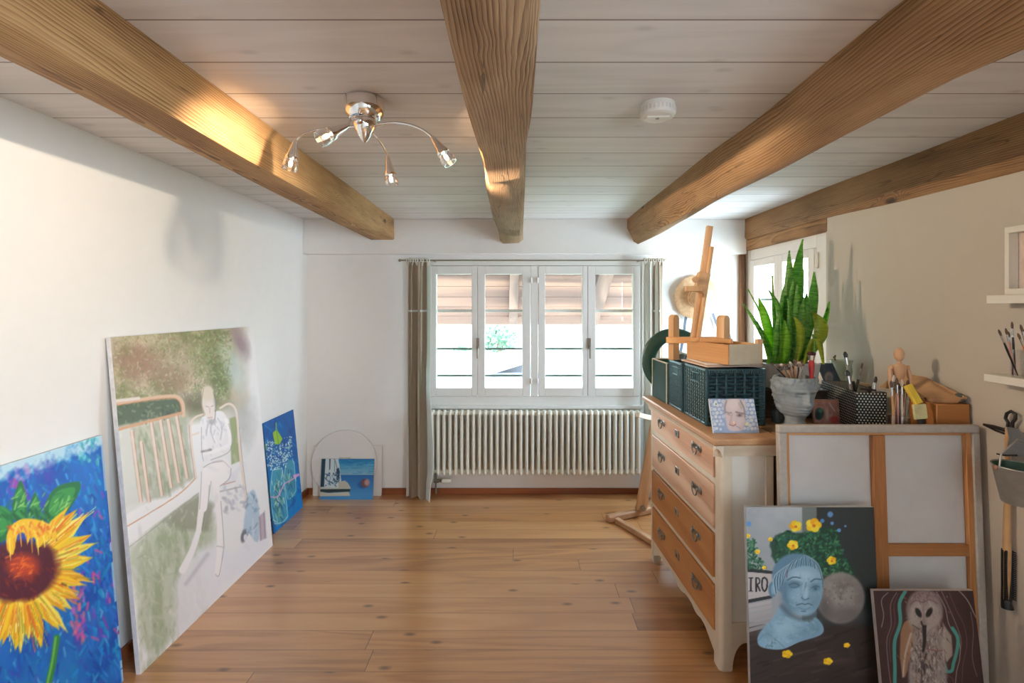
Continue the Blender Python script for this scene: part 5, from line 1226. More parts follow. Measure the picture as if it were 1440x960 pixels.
# ================================================================== hat on the back wall
straw = NT('straw'); sv = straw.co((1, 1, 1)); wv = straw.n('TexWave', {'Vector': sv, 'Scale': 60.0, 'Distortion': 3.0, 'Detail': 2.0}, wave_type='RINGS', rings_direction='Y').outputs['Fac']
straw_m = straw.fin(straw.ramp(straw.math('ADD', straw.math('MULTIPLY', wv, 0.4), straw.math('MULTIPLY', straw.noise(sv, 40, 4), 0.6)), [(0.25, rgb(168, 128, 88)), (0.7, rgb(214, 180, 140))]), 0.8, wv, 0.5, 0.004)
hc = W(980, 418, 3.80)
hat = thing('straw_hat', 'round straw sun hat hanging on the back wall behind the easel mast', 'hat', (hc.x, 3.80, hc.z))
b = MB(); rr = random.Random(3); rs = []
n = 72
for r, yy in ((0.080, 3.775), (0.095, 3.780), (0.12, 3.786), (0.15, 3.792), (0.178, 3.798), (0.182, 3.802), (0.176, 3.806), (0.14, 3.802), (0.08, 3.792)):
    rs.append([(hc.x + r * (1 + 0.022 * math.sin(7 * a) + 0.014 * math.sin(17 * a)) * math.cos(a), yy - 0.010 * math.sin(3 * a) * (r / 0.18), hc.z + r * (1 + 0.02 * math.sin(5 * a + 1) + 0.014 * math.sin(19 * a)) * math.sin(a)) for a in [2 * PI * k / n for k in range(n)]])
b.rings(rs, False, False); obj('brim', b, straw_m, hat)
b = MB(); b.lathe([(0.083, 0.0), (0.086, -0.03), (0.080, -0.07), (0.060, -0.095), (0.03, -0.105), (0.0, -0.106)], (hc.x, 3.780, hc.z), 40, 'y'); obj('crown', b, straw_m, hat)
rib = plain('slate ribbon', rgb(74, 84, 98), 0.6)
b = MB(); b.lathe([(0.0865, 0.0), (0.089, -0.012), (0.087, -0.026), (0.085, -0.026)], (hc.x, 3.778, hc.z), 40, 'y'); obj('band', b, straw_m, hat)
for pts in ([(965, 443), (962, 462), (956, 500)], [(1002, 440), (1010, 462), (1018, 478)], [(1018, 462), (1024, 468), (1027, 480)]):
    b = MB(); q = [W(a, c, 3.815) for a, c in pts]
    def rf(u, v, q=q):
        s_ = v * 2; i = min(int(s_), 1); f = s_ - i; p_ = q[i].lerp(q[i + 1], f); return (p_.x + (u - 0.5) * 0.022, 3.812 + 0.006 * math.sin(v * 7), p_.z)
    b.sheet(rf, 3, 16, 0.002); obj('ribbon_tail', b, rib, hat)

# ================================================================== folded floor easel behind the chest
fe_m = wood('floor easel beech', rgb(176, 124, 82), rgb(206, 160, 118), rgb(220, 180, 142), 'z', 1.2, 22, 0.1, 0.5)
fe_x = wood('floor easel beech foot', rgb(160, 114, 78), rgb(190, 146, 110), rgb(206, 166, 130), 'x', 1.2, 22, 0.1, 0.5)
fe = thing('floor_easel', 'wooden floor easel standing folded behind the far end of the chest', 'easel', (0.85, 3.35, 0))
b = MB(); b.bar((0.635, 3.33, 0.026), (1.02, 3.50, 0.026), 0.052, 0.05); o = obj('foot_bar', b, fe_x, fe, bevel=0.012, seg=3)
b = MB(); b.bar((0.700, 3.325, 0.020), (0.885, 2.995, 0.020), 0.040, 0.036); obj('foot_bar', b, fe_x, fe, bevel=0.005)
b = MB(); b.bar((0.885, 3.415, 0.05), (1.01, 3.44, 0.72), 0.058, 0.028, (0, 1, 0)); obj('leg', b, fe_m, fe, bevel=0.005)
b = MB(); b.bar((0.925, 3.452, 0.05), (1.03, 3.47, 0.74), 0.05, 0.03, (0, 1, 0)); obj('leg', b, fe_m, fe, bevel=0.005)
b = MB(); b.bar((0.838, 3.285, 0.775), (0.99, 3.42, 0.715), 0.03, 0.035); obj('tray_peg', b, plain('pale easel peg', rgb(226, 208, 184), 0.6), fe, bevel=0.004)
b = MB(); b.lathe([(0, -0.012), (0.018, -0.012), (0.02, 0.0), (0.018, 0.01), (0, 0.012)], (0.905, 3.39, 0.075), 14, 'y'); obj('bolt', b, silver, fe)
# ================================================================== things on the cabinet top
# ---- stone head planter
hx, hy = 1.238, 2.095
stone = plain('grey cast stone', rgb(138, 148, 153), 0.85, 0.12, 26, 0.25)
hp_ = thing('head_planter', 'grey stone planter shaped as a woman\'s head, full of paint brushes', 'planter', (hx, hy, ZT))
fa = math.radians(-88)     # where the face looks
b = MB(); rs = []
prof = [(0.000, 0.052), (0.006, 0.056), (0.018, 0.054), (0.030, 0.044), (0.045, 0.040), (0.060, 0.044), (0.075, 0.056), (0.090, 0.064), (0.105, 0.069), (0.120, 0.073), (0.135, 0.076), (0.150, 0.079), (0.165, 0.083), (0.180, 0.087), (0.195, 0.088), (0.210, 0.085), (0.222, 0.081), (0.234, 0.077)]
zs = [prof[0][0] + (prof[-1][0]) * k / 90 for k in range(91)]
def rad_(z):
    for (a, ra), (c, rc_) in zip(prof, prof[1:]):
        if a <= z <= c: t = (z - a) / (c - a); t = t * t * (3 - 2 * t); return ra + (rc_ - ra) * t
    return prof[-1][1]
def g(x, c, w): return math.exp(-((x - c) / w) ** 2)
N_ = 128
for z in zs:
    ring = []
    zc_ = z
    for k in range(N_):
        z = zc_; th = 2 * PI * k / N_ - PI      # angle from the face direction
        r = rad_(z); z0z = z; z = 0.09 + (z - 0.095) * 0.71 if z > 0.095 else z - 0.005
        # jaw drawn forward, face flatter at the sides
        r += 0.010 * g(th, 0, 0.6) * g(z, 0.085, 0.03) - 0.012 * g(abs(th), 1.15, 0.4) * g(z, 0.10, 0.05)
        r += 0.026 * g(th, 0, 0.13) * g(z, 0.112, 0.008) + 0.018 * g(th, 0, 0.10) * g(z, 0.126, 0.014) + 0.010 * g(th, 0, 0.10) * g(z, 0.142, 0.010)     # nose
        r += 0.011 * g(th, 0, 0.22) * g(z, 0.095, 0.0035) + 0.012 * g(th, 0, 0.19) * g(z, 0.086, 0.004) - 0.007 * g(th, 0, 0.24) * g(z, 0.0905, 0.0022)  # lips
        r += 0.012 * g(th, 0, 0.2) * g(z, 0.073, 0.007)                                                      # chin
        for s_ in (-1, 1):
            r -= 0.014 * g(th, s_ * 0.33, 0.16) * g(z, 0.137, 0.008)                                         # eye sockets
            r += 0.009 * g(th, s_ * 0.33, 0.11) * g(z, 0.136, 0.0045)                                        # lids
            r += 0.008 * g(th, s_ * 0.32, 0.22) * g(z, 0.151, 0.004)                                         # brows
            r += 0.005 * g(th, s_ * 0.45, 0.2) * g(z, 0.112, 0.014)                                          # cheeks
            r += 0.010 * g(th, s_ * 1.45, 0.12) * g(z, 0.128, 0.016)                                         # ears
        hair = 1 / (1 + math.exp(-(z - 0.172 - 0.008 * math.cos(3 * th) + 0.055 * min(1, max(0, abs(th) - 0.75))) / 0.004))
        if abs(th) > 1.6: hair = max(hair, 1 / (1 + math.exp(-(z - 0.07) / 0.006)))
        r += hair * (0.006 + 0.0055 * math.sin(9 * th + 190 * z) * math.cos(4 * th - 60 * z) + 0.003 * math.sin(23 * th - 150 * z))
        a = th + fa - 0.0
        ring.append((hx + r * math.cos(a), hy + r * math.sin(a), ZT + zc_))
    rs.append(ring)
top = rs[-1]
for f, dz in ((0.93, 0.002), (0.86, -0.002), (0.84, -0.03)):
    rs.append([(hx + (x - hx) * f, hy + (y - hy) * f, zz + dz) for x, y, zz in top])
b.rings(rs, True, True); obj('head', b, stone, hp_, smooth=80)

brush_hair = plain('brown brush hair', rgb(96, 74, 60), 0.8, 0.2, 60); hair_w = plain('white brush hair', rgb(206, 196, 186), 0.8); ferr = plain('brush ferrule metal', rgb(190, 190, 188), 0.25, 0.1, 30, 0.02, Metallic=0.9)
hand = {'black': plain('black lacquer handle', rgb(28, 28, 30), 0.3), 'wood': plain('natural wood handle', rgb(190, 150, 106), 0.5), 'red': plain('red lacquer handle', rgb(170, 34, 34), 0.35), 'purple': plain('plum lacquer handle', rgb(96, 50, 74), 0.35), 'grey': plain('grey handle', rgb(146, 140, 134), 0.5), 'pink': plain('pinkish handle', rgb(196, 150, 138), 0.5), 'white': plain('white handle', rgb(216, 210, 204), 0.5), 'orange': plain('orange handle', rgb(206, 96, 40), 0.4)}


def brush(p0, p1, col, label, cat='brush', group=None, r=0.0035, wide=1.0, hairm=None, up=True, name='paint_brush'):
    """handle from p0 upward to the hair at p1 (or hair down when up is False)"""
    p0, p1 = Vector(p0), Vector(p1); d = (p1 - p0); L = d.length; d.normalize()
    t = thing(name, label, cat, p0, 0, group)
    fl = min(0.035, L * 0.16); hl = min(0.028, L * 0.13)
    b = MB(); e = p1 - d * (fl + hl); b.tube([p0, p0.lerp(e, 0.3), p0.lerp(e, 0.8), e], [r * 0.55, r * 0.8, r * 1.15, r * 0.9], 8); obj('handle', b, hand[col], t)
    b = MB(); b.tube([e, e + d * fl], [r * 0.95, r * 1.05 * wide], 8); obj('ferrule', b, ferr, t)
    b = MB(); q = e + d * fl; b.tube([q, q + d * hl * 0.5, q + d * hl * 0.85, p1], [r * wide, r * 1.25 * wide, r * 0.8 * wide, r * 0.2], 8); obj('bristles', b, hairm or brush_hair, t)
    return t


rb = random.Random(11)
GB = 'brushes in the stone head'
spec = [(1084, 509, 'black', 'leftmost dark brush leaning out of the stone head'), (1094, 514, 'wood', None), (1098, 511, 'grey', None), (1101, 517, 'black', None), (1104, 512, 'wood', None), (1108, 516, 'grey', None),
        (1111, 508, 'pink', None), (1114, 514, 'black', None), (1118, 505, 'wood', None), (1121, 512, 'pink', None), (1124, 508, 'black', None), (1127, 507, 'white', None), (1130, 511, 'grey', None)]
for i, (px, py, colr, lb) in enumerate(spec):
    dd = hy - 0.04 + 0.012 * (i % 4) + 0.02 * rb.random(); tip = W(px, py, dd)
    base = Vector((hx + (tip.x - hx) * 0.25, hy + (dd - hy) * 0.5, ZT + 0.212))
    names = {1: 'wooden brush second from the left in the stone head', 2: 'grey brush third from the left in the stone head', 3: 'short black brush in the left half of the stone head', 4: 'wooden brush left of the middle of the stone head', 5: 'grey brush just left of the middle of the stone head',
             6: 'pinkish brush in the middle of the stone head', 7: 'short black brush in the middle of the stone head', 8: 'tall wooden brush in the middle of the stone head', 9: 'short pinkish brush right of the middle of the stone head', 10: 'black brush in the right half of the stone head', 11: 'white handled brush in the right half of the stone head', 12: 'grey brush beside the red one in the stone head'}
    brush(base, tip, colr, lb or names[i], group=GB, r=0.0042 if i else 0.0032, wide=1.6 if i % 3 else 1.1, hairm=hair_w if i % 4 == 2 else brush_hair)
tip = W(1141, 494, hy - 0.02); brush((hx + 0.055, hy - 0.03, ZT + 0.214), tip, 'red', 'thick red brush with a pale ferrule, rightmost in the stone head', group=GB, r=0.011, wide=1.35, hairm=plain('dark red brush hair', rgb(66, 26, 30), 0.8))

# ---- shell and little jar
b = MB(); sh = W(1139, 594, 1.965); sh.z = ZT + 0.018
sl_ = thing('sea_shell', 'small orange and white shell at the foot of the stone head', 'shell', (sh.x, sh.y, ZT))
b.sphere((sh.x - 0.012, sh.y, ZT + 0.014), (0.026, 0.018, 0.0138), 20, 12); obj('body', b, plain('orange shell', rgb(206, 140, 86), 0.5), sl_)
b = MB(); b.sphere((sh.x + 0.016, sh.y - 0.004, ZT + 0.011), (0.020, 0.016, 0.0108), 20, 12); obj('lip', b, plain('white shell lip', rgb(206, 206, 208), 0.4), sl_)
jx, jy = 1.232, 2.225
jr = thing('ink_jar', 'little grey blue jar with a lid behind the stone head', 'jar', (jx, jy, ZT))
b = MB(); b.lathe([(0, 0), (0.024, 0), (0.026, 0.004), (0.026, 0.05), (0.022, 0.058), (0.018, 0.062), (0, 0.062)], (jx, jy, ZT), 24); obj('body', b, plain('grey blue jar glass', rgb(96, 112, 118), 0.25), jr, smooth=50)
b = MB(); b.lathe([(0, 0.062), (0.020, 0.062), (0.021, 0.066), (0.021, 0.080), (0.018, 0.083), (0, 0.083)], (jx, jy, ZT), 24); obj('lid', b, plain('dark jar lid', rgb(70, 62, 58), 0.4), jr, smooth=50)

# ---- crate, pot and snake plant
crate_m = wood('dark brown crate wood', rgb(48, 38, 32), rgb(78, 62, 50), rgb(92, 76, 62), 'x', 1, 24, 0.2, 0.7)
cx0_, cx1_, cy0_, cy1_ = 1.19, 1.52, 2.30, 2.62
ct = thing('wooden_crate', 'dark brown wooden crate under the snake plant', 'crate', (1.355, 2.46, ZT))
b = MB(); b.box(cx0_, cx1_, cy0_, cy1_, 0 + ZT, ZT + 0.125); obj('box', b, crate_m, ct, bevel=0.003)
b = MB(); b.box(cx0_ - 0.006, cx1_ + 0.006, cy0_ - 0.006, cy1_ + 0.006, ZT + 0.125, ZT + 0.137); obj('lid', b, crate_m, ct, bevel=0.002)
zp = ZT + 0.138
sp_ = thing('snake_plant', 'tall green snake plant in a pale square pot in front of the side window', 'plant', (1.37, 2.42, zp))
pot_m = plain('pale glazed pot', rgb(196, 198, 198), 0.35, 0.03)
b = MB(); rs = []
for hw, zz in ((0.085, 0), (0.098, 0.004), (0.108, 0.115), (0.110, 0.125), (0.102, 0.125), (0.098, 0.105)):
    rs.append([(1.37 + sx_ * hw * 1.25, 2.43 + sy_ * hw, zp + zz) for sx_, sy_ in ((-1, -0.9), (-0.9, -1), (0.9, -1), (1, -0.9), (1, 0.9), (0.9, 1), (-0.9, 1), (-1, 0.9))])
b.rings(rs, True, False); obj('pot', b, pot_m, sp_, smooth=50)
b = MB(); b.box(1.26, 1.48, 2.335, 2.525, zp + 0.09, zp + 0.108); obj('soil', b, plain('dark potting soil', rgb(58, 44, 34), 0.95, 0.3, 60, 0.6), sp_)


def leaf_mat(name, dark, mid, light, tr):
    t = NT(name); v = t.co((1, 1, 1)); n = t.noise(t.co((6, 6, 26)), 2.4, 4, 0.6, 1.2)
    c = t.ramp(n, [(0.3, dark), (0.5, mid), (0.7, light)])
    t.fin(c, 0.38); ts = t.n('BsdfTranslucent', {'Color': c}); mx = t.n('MixShader', {0: tr, 1: t.b.outputs[0], 2: ts.outputs[0]}); t.t.links.new(mx.outputs[0], t.out.inputs['Surface'])
    return t.m


lf_d = leaf_mat('snake plant leaf', rgb(66, 130, 50), rgb(112, 182, 74), rgb(160, 212, 104), 0.55); lf_l = leaf_mat('bright snake plant leaf', rgb(112, 176, 48), rgb(150, 210, 66), rgb(184, 226, 98), 0.6); lf_y = leaf_mat('yellowing snake plant leaf', rgb(140, 160, 40), rgb(176, 190, 60), rgb(200, 206, 92), 0.5)
LV = [  # px path bottom -> tip, width px, depth, material, twist
    ([(1090, 508), (1074, 472), (1046, 427)], 7, 2.36, lf_d, 0.3), ([(1092, 508), (1080, 462), (1052, 406)], 12, 2.46, lf_l, 0.2), ([(1094, 508), (1081, 460), (1068, 418)], 11, 2.42, lf_l, 0.5), ([(1086, 510), (1082, 490), (1066, 452)], 9, 2.38, lf_l, 0.2),
    ([(1094, 510), (1090, 450), (1087, 387)], 8, 2.40, lf_d, 0.4), ([(1098, 510), (1100, 450), (1082, 408)], 10, 2.36, lf_d, 0.7), ([(1101, 510), (1099, 460), (1102, 414)], 9, 2.44, lf_d, 0.2), ([(1106, 510), (1112, 440), (1111, 352)], 14, 2.44, lf_d, 0.1), ([(1114, 510), (1118, 430), (1130, 336)], 15, 2.46, lf_d, -0.2),
    ([(1108, 510), (1113, 440), (1110, 382)], 7, 2.50, lf_d, 0.2), ([(1118, 510), (1124, 450), (1131, 378)], 9, 2.50, lf_d, 0.1), ([(1117, 510), (1124, 455), (1122, 400)], 14, 2.38, lf_d, 0.2), ([(1110, 512), (1112, 470), (1109, 420)], 12, 2.34, lf_d, -0.2), ([(1122, 510), (1132, 460), (1136, 412)], 11, 2.40, lf_d, 0.3),
    ([(1132, 508), (1143, 440), (1146, 382)], 13, 2.42, lf_d, 0.05), ([(1126, 510), (1128, 470), (1118, 446)], 9, 2.33, lf_y, -0.3), ([(1136, 508), (1156, 470), (1144, 438)], 17, 2.40, lf_y, 0.1), ([(1138, 506), (1156, 470), (1167, 424)], 10, 2.46, lf_l, 0.4), ([(1140, 505), (1152, 470), (1166, 426)], 6, 2.50, lf_d, 0.2),
    ([(1136, 498), (1148, 476), (1159, 512)], 11, 2.34, lf_y, 0.3), ([(1134, 504), (1158, 482), (1161, 462)], 10, 2.44, lf_d, 0.2), ([(1104, 512), (1105, 470), (1120, 414)], 10, 2.42, lf_d, -0.4), ([(1096, 512), (1094, 480), (1096, 440)], 9, 2.33, lf_d, 0.3), ([(1143, 512), (1146, 500), (1144, 470)], 6, 2.34, lf_d, 0.0), ([(1102, 512), (1104, 450), (1106, 396)], 12, 2.47, lf_d, 0.2), ([(1112, 512), (1117, 450), (1116, 392)], 13, 2.41, lf_d, -0.1), ([(1120, 512), (1128, 462), (1131, 420)], 12, 2.36, lf_d, 0.2), ([(1130, 510), (1138, 470), (1140, 430)], 10, 2.45, lf_d, 0.3), ([(1098, 512), (1097, 478), (1090, 430)], 9, 2.45, lf_l, 0.3), ([(1106, 512), (1107, 484), (1104, 450)], 10, 2.33, lf_l, 0.1)]
for i, (path, wpx, d, mt, tw) in enumerate(LV):
    q = [W(x, y, d) for x, y in path]
    q[0].x = 1.37 + max(-0.085, min(0.085, q[0].x - 1.37)); q[0].y = 2.43 + max(-0.06, min(0.06, (d - 2.42))); q[0].z = zp + 0.10
    wd_ = wpx * 1.2 / F * d / 2
    def lfn(u, v, q=q, wd_=wd_, tw=tw, i=i):
        p_ = q[0] * (1 - v) ** 2 + (q[1] * 2 - (q[0] + q[2]) * 0.5) * 2 * v * (1 - v) + q[2] * v * v
        a = tw + 0.5 * math.sin(i * 1.7) + 1.1 * v * math.sin(i * 2.3); s_ = 2 * u - 1
        prof_ = wd_ * (0.62 + 0.38 * min(1, v * 2.2)) * (1 - max(0, (v - 0.55) / 0.45) ** 2.2) + 0.0006
        return (p_.x + s_ * prof_ * max(0.55, abs(math.cos(a))), p_.y + s_ * prof_ * math.sin(a) * 0.7 + 0.012 * s_ * s_, p_.z)
    b = MB(); b.sheet(lfn, 6, 26, 0.0025); obj('leaf', b, mt, sp_, smooth=80)

# ---- small abstract painting by the stone head
c1, c2 = W(1144, 600, 2.19), W(1181, 600, 2.19)
cr = rect((c1.x, 2.185, ZT + 0.0005), (1, 0, 0), (0, 0.12, 1), c2.x - c1.x, 0.112)
p = Paint(cr, 70, 64, (160, 112, 100), 9); p.put(np.clip(p.noise(40, 3, 2) * 4 - 2, 0, 1), (186, 150, 136), 0.8); p.ell(1152, 582, 6, 8.5, (40, 80, 74), 0.3, 1, 0, 0.3); p.ell(1150, 584, 3.5, 5, (22, 44, 46), 0.7); p.ell(1154, 577, 3, 3, (80, 130, 110), 0.8)
p.ell(1163, 583, 2.4, 9, (196, 176, 160), 0.8, 0.8); p.ell(1173, 590, 6, 5, (176, 70, 66), 0.8); p.line([(1166, 566), (1174, 578)], 1.6, (206, 196, 180), 0.7, 1); p.line([(1143, 563), (1181, 566)], 2, (180, 120, 84), 0.8, 1)
canvas('abstract_painting', 'tiny reddish abstract canvas with a green round shape beside the stone head', 'painting', cr, p, 0.012, plain('grey brown canvas edge', rgb(150, 140, 130), 0.8))

# ---- polka dot box
dots = NT('black card with white dots'); tc_ = dots.n('UVMap').outputs[0]
uv = dots.n('SeparateXYZ', {0: tc_}).outputs; sc_ = 1 / 0.0135
a_ = dots.math('MULTIPLY', uv[0], sc_); c_ = dots.math('MULTIPLY', uv[1], sc_ * 1.155)
row_ = dots.math('FLOOR', c_); sh_ = dots.math('MULTIPLY', dots.math('MODULO', row_, 2.0), 0.5)
fx_ = dots.math('SUBTRACT', dots.math('FRACT', dots.math('ADD', a_, sh_)), 0.5); fy_ = dots.math('MULTIPLY', dots.math('SUBTRACT', dots.math('FRACT', c_), 0.5), 0.866)
dd_ = dots.math('SQRT', dots.math('ADD', dots.math('MULTIPLY', fx_, fx_), dots.math('MULTIPLY', fy_, fy_)))
dots_m = dots.fin(dots.mix(dots.math('LESS_THAN', dd_, 0.25), rgb(20, 32, 34), rgb(214, 216, 206)), 0.5)
PR = math.radians(-10); PP = Vector((1.487, 2.06, ZT)); TP = Matrix.Translation(PP) @ Matrix.Rotation(PR, 4, 'Z')
pb = thing('dotted_box', 'open black box with white polka dots holding painting tools', 'box', PP, PR)
pw, pl, ph = 0.118, 0.33, 0.172


def uvbox(name, T, sides, mats, parent):
    """thin walls with real-size UVs; sides = list of (origin, u, v, w, h, n, thickness)"""
    b = MB(T); uvs = []
    for o, u, v, w, h, n, th in sides:
        o, u, v, n = Vector(o), Vector(u), Vector(v), Vector(n); q = [o, o + u * w, o + u * w + v * h, o + v * h]
        b.add(q + [x - n * th for x in q], [(0, 1, 2, 3), (7, 6, 5, 4), (0, 4, 5, 1), (1, 5, 6, 2), (2, 6, 7, 3), (3, 7, 4, 0)])
        c = [(0, 0), (w, 0), (w, h), (0, h)] * 2
        for f in [(0, 1, 2, 3), (7, 6, 5, 4), (0, 4, 5, 1), (1, 5, 6, 2), (2, 6, 7, 3), (3, 7, 4, 0)]: uvs += [c[i] for i in f]
    o = obj(name, b, mats, parent, smooth=0, fix=False)
    l = o.data.uv_layers.new(name='UVMap')
    for d_, (a, c) in zip(l.data, uvs): d_.uv = (a + 0.003, c + 0.003)
    return o


uvbox('box', TP, [((0, 0, 0), (1, 0, 0), (0, 0, 1), pw, ph, (0, -1, 0), 0.003), ((0, pl, 0), (0, -1, 0), (0, 0, 1), pl, ph, (-1, 0, 0), 0.003), ((pw, 0, 0), (0, 1, 0), (0, 0, 1), pl, ph, (1, 0, 0), 0.003), ((pw, pl, 0), (-1, 0, 0), (0, 0, 1), pw, ph, (0, 1, 0), 0.003), ((0, 0, 0.003), (1, 0, 0), (0, 1, 0), pw, pl, (0, 0, 1), 0.003)], dots_m, pb)
b = MB(TP)
for x0_, x1_, y0_, y1_ in ((0.004, pw - 0.004, 0.004, 0.007), (0.004, pw - 0.004, pl - 0.007, pl - 0.004), (0.004, 0.007, 0.007, pl - 0.007), (pw - 0.007, pw - 0.004, 0.007, pl - 0.007)): b.box(x0_, x1_, y0_, y1_, 0.10, ph - 0.002)
obj('lining', b, plain('grey box lining', rgb(150, 146, 138), 0.8), pb)
GP = 'tools in the dotted box'
fl_ = ZT + 0.006
brush(TP @ Vector((0.055, 0.10, 0.006)), W(1188, 494, 2.20), 'grey', 'tallest dark tipped brush rising out of the dotted box', group=GP, r=0.006, wide=1.3, hairm=hand['black'])
brush(TP @ Vector((0.040, 0.07, 0.006)), W(1191, 520, 2.17), 'grey', 'shorter dark tipped brush beside the tallest one in the dotted box', group=GP, r=0.006, wide=1.4, hairm=hand['black'])
brush(TP @ Vector((0.085, 0.22, 0.006)), W(1213, 510, 2.22), 'grey', 'thin grey brush right of the tall brushes in the dotted box', group=GP, r=0.0035)
brush(TP @ Vector((0.060, 0.04, 0.006)), W(1232, 529, 2.09), 'white', 'short white brush with a dark tip near the right corner of the dotted box', group=GP, r=0.006, hairm=hand['black'])
for i, (px, py, d, dx) in enumerate(((1200, 536, 2.17, 0.02), (1207, 533, 2.21, -0.01), (1223, 543, 2.12, 0.03))):
    t = thing('marker', ['dark marker lying left among the tools of the dotted box', 'dark marker standing in the middle of the dotted box', 'dark marker leaning right in the dotted box'][i], 'marker', tuple(TP @ Vector((0.05, 0.05 + 0.06 * i, 0.02))), 0, GP)
    p1_ = W(px, py, d); p0_ = TP @ Vector(((0.085, 0.06, 0.09)[i], (0.14, 0.19, 0.07)[i], 0.02)); b = MB(); b.tube([p0_, p0_.lerp(p1_, 0.8)], 0.006, 10); obj('barrel', b, hand['black'], t); b = MB(); b.tube([p0_.lerp(p1_, 0.8), p1_], [0.0065, 0.006], 10); obj('cap', b, plain('dark grey marker cap', rgb(62, 60, 54), 0.4), t)
t = thing('palette_knife', 'black palette knife lying across the right rim of the dotted box', 'palette knife', tuple(TP @ Vector((0.10, 0.01, ph))), 0, GP)
k0, k1, k2 = TP @ Vector((0.035, 0.040, ph + 0.008)), TP @ Vector((0.085, 0.012, ph + 0.008)), TP @ Vector((0.125, -0.008, ph + 0.008))
b = MB(); b.tube([k0, k0.lerp(k1, 0.5), k1], [0.004, 0.006, 0.004], 8); obj('handle', b, hand['black'], t); b = MB(); b.bar(k1, k2 + Vector((0.012, 0.0, 0.0)), 0.014, 0.0015); obj('blade', b, ferr, t)

# ---- pale box, picture and vase behind the dotted box
pale_w = wood('pale birch box', rgb(186, 156, 120), rgb(212, 186, 152), rgb(224, 202, 172), 'x', 1, 16, 0.0, 0.6)
pbx = thing('birch_box', 'pale flat wooden box behind the dotted box at the right wall', 'box', (1.70, 2.60, ZT))
b = MB(); b.box(1.585, 1.83, 2.45, 2.76, ZT, ZT + 0.13); obj('box', b, pale_w, pbx, bevel=0.003)
b = MB(); b.box(1.575, 1.835, 2.44, 2.77, ZT + 0.1305, ZT + 0.145); obj('lid', b, pale_w, pbx, bevel=0.003)
zb_ = ZT + 0.1455
cr = rect((W(1160, 540, 2.50).x, 2.50, zb_), (1, -0.10, 0), (-0.30, 0.25, 1), 0.082, 0.105)
p = Paint(cr, 50, 60, (58, 72, 92), 10); p.put(np.clip(p.noise(50, 3, 2) * 3 - 1.4, 0, 1), (74, 88, 106), 0.8)
q0 = p.X.mean(), p.Y.mean() + 4
p.ell(q0[0], q0[1] + 3, 6, 8, (150, 146, 146), 0.4); p.ell(q0[0] + 1, q0[1] + 5, 3.6, 5.5, (116, 120, 132), 0.6)
canvas('arch_picture', 'small slate blue picture with a pale arch on the birch box', 'picture', cr, p, 0.010, plain('slate edge', rgb(70, 80, 92), 0.7))
vx, vy = 1.765, 2.56
vs_ = thing('glass_vase', 'pale greenish glass vase with dried twigs on the birch box', 'vase', (vx, vy, zb_))
b = MB(); b.lathe([(0.0, 0.0), (0.040, 0.0), (0.046, 0.01), (0.052, 0.05), (0.048, 0.085), (0.050, 0.10), (0.056, 0.108), (0.054, 0.109), (0.048, 0.10), (0.045, 0.085), (0.049, 0.05), (0.043, 0.012), (0.0, 0.008)], (vx, vy, zb_), 36)
vg = NT('milky green glass'); vg.fin(rgb(206, 214, 198), 0.15); v1 = vg.n('BsdfTransparent', {'Color': (0.9, 0.94, 0.9, 1)}); v2 = vg.n('MixShader', {0: 0.55, 1: vg.b.outputs[0], 2: v1.outputs[0]}); vg.t.links.new(v2.outputs[0], vg.out.inputs['Surface'])
obj('body', b, vg.m, vs_, smooth=50)
twg = thing('dried_twigs', 'bunch of dried twigs standing in the pale glass vase', 'twigs', (vx, vy, zb_ + 0.01))
tw_m = plain('dry twig', rgb(104, 84, 58), 0.85)
for i in range(7):
    a = rb.uniform(0, 6.28); e = Vector((vx + math.cos(a) * 0.032, vy + math.sin(a) * 0.032, zb_ + 0.08 + 0.05 * rb.random()))
    b = MB(); b.tube([(vx + math.cos(a) * 0.01, vy + math.sin(a) * 0.01, zb_ + 0.012), e], [0.0025, 0.0012], 6); tg = obj('twig', b, tw_m, twg)
    b = MB()
    for k in range(5):
        q = Vector((vx, vy, zb_ + 0.012)).lerp(e, 0.6 + 0.1 * k); b.sphere(q + Vector((rb.uniform(-.006, .006), rb.uniform(-.006, .006), 0)), (0.005, 0.004, 0.007), 8, 6)
    obj('seed_head', b, plain('dry seed head', rgb(120, 104, 70), 0.9) if i == 0 else bpy.data.materials['dry seed head'], tg)

# ---- mannequin
mx_, my_ = 1.662, 2.045
mq_m = wood('mannequin limewood', rgb(186, 140, 104), rgb(208, 164, 128), rgb(218, 178, 144), 'z', 1, 14, 0.0, 0.5)
mq = thing('wooden_mannequin', 'jointed wooden artist mannequin standing by the right wall', 'mannequin', (mx_, my_, ZT))
b = MB(); b.lathe([(0, 0), (0.037, 0), (0.038, 0.004), (0.038, 0.012), (0.034, 0.016), (0, 0.016)], (mx_, my_, ZT), 28); obj('stand', b, mq_m, mq, smooth=50)
b = MB(); b.tube([(mx_, my_ + 0.02, ZT + 0.016), (mx_, my_ + 0.012, ZT + 0.17)], 0.0025, 8); obj('rod', b, ferr, mq)
z0_ = ZT
b = MB(); b.sphere((mx_, my_, z0_ + 0.338), (0.0185, 0.020, 0.030), 20, 14); obj('head', b, mq_m, mq)
b = MB(); b.lathe([(0.006, 0.296), (0.008, 0.302), (0.007, 0.312)], (mx_, my_, z0_), 14, cap0=True, cap1=True); obj('neck', b, mq_m, mq)
b = MB(); rs = [[(mx_ + a_ * math.cos(t), my_ + c_ * math.sin(t), z0_ + zz) for t in [2 * PI * k / 24 for k in range(24)]] for a_, c_, zz in ((0.010, 0.010, 0.228), (0.018, 0.014, 0.232), (0.024, 0.017, 0.255), (0.031, 0.019, 0.278), (0.030, 0.017, 0.290), (0.018, 0.013, 0.297), (0.006, 0.006, 0.299))]
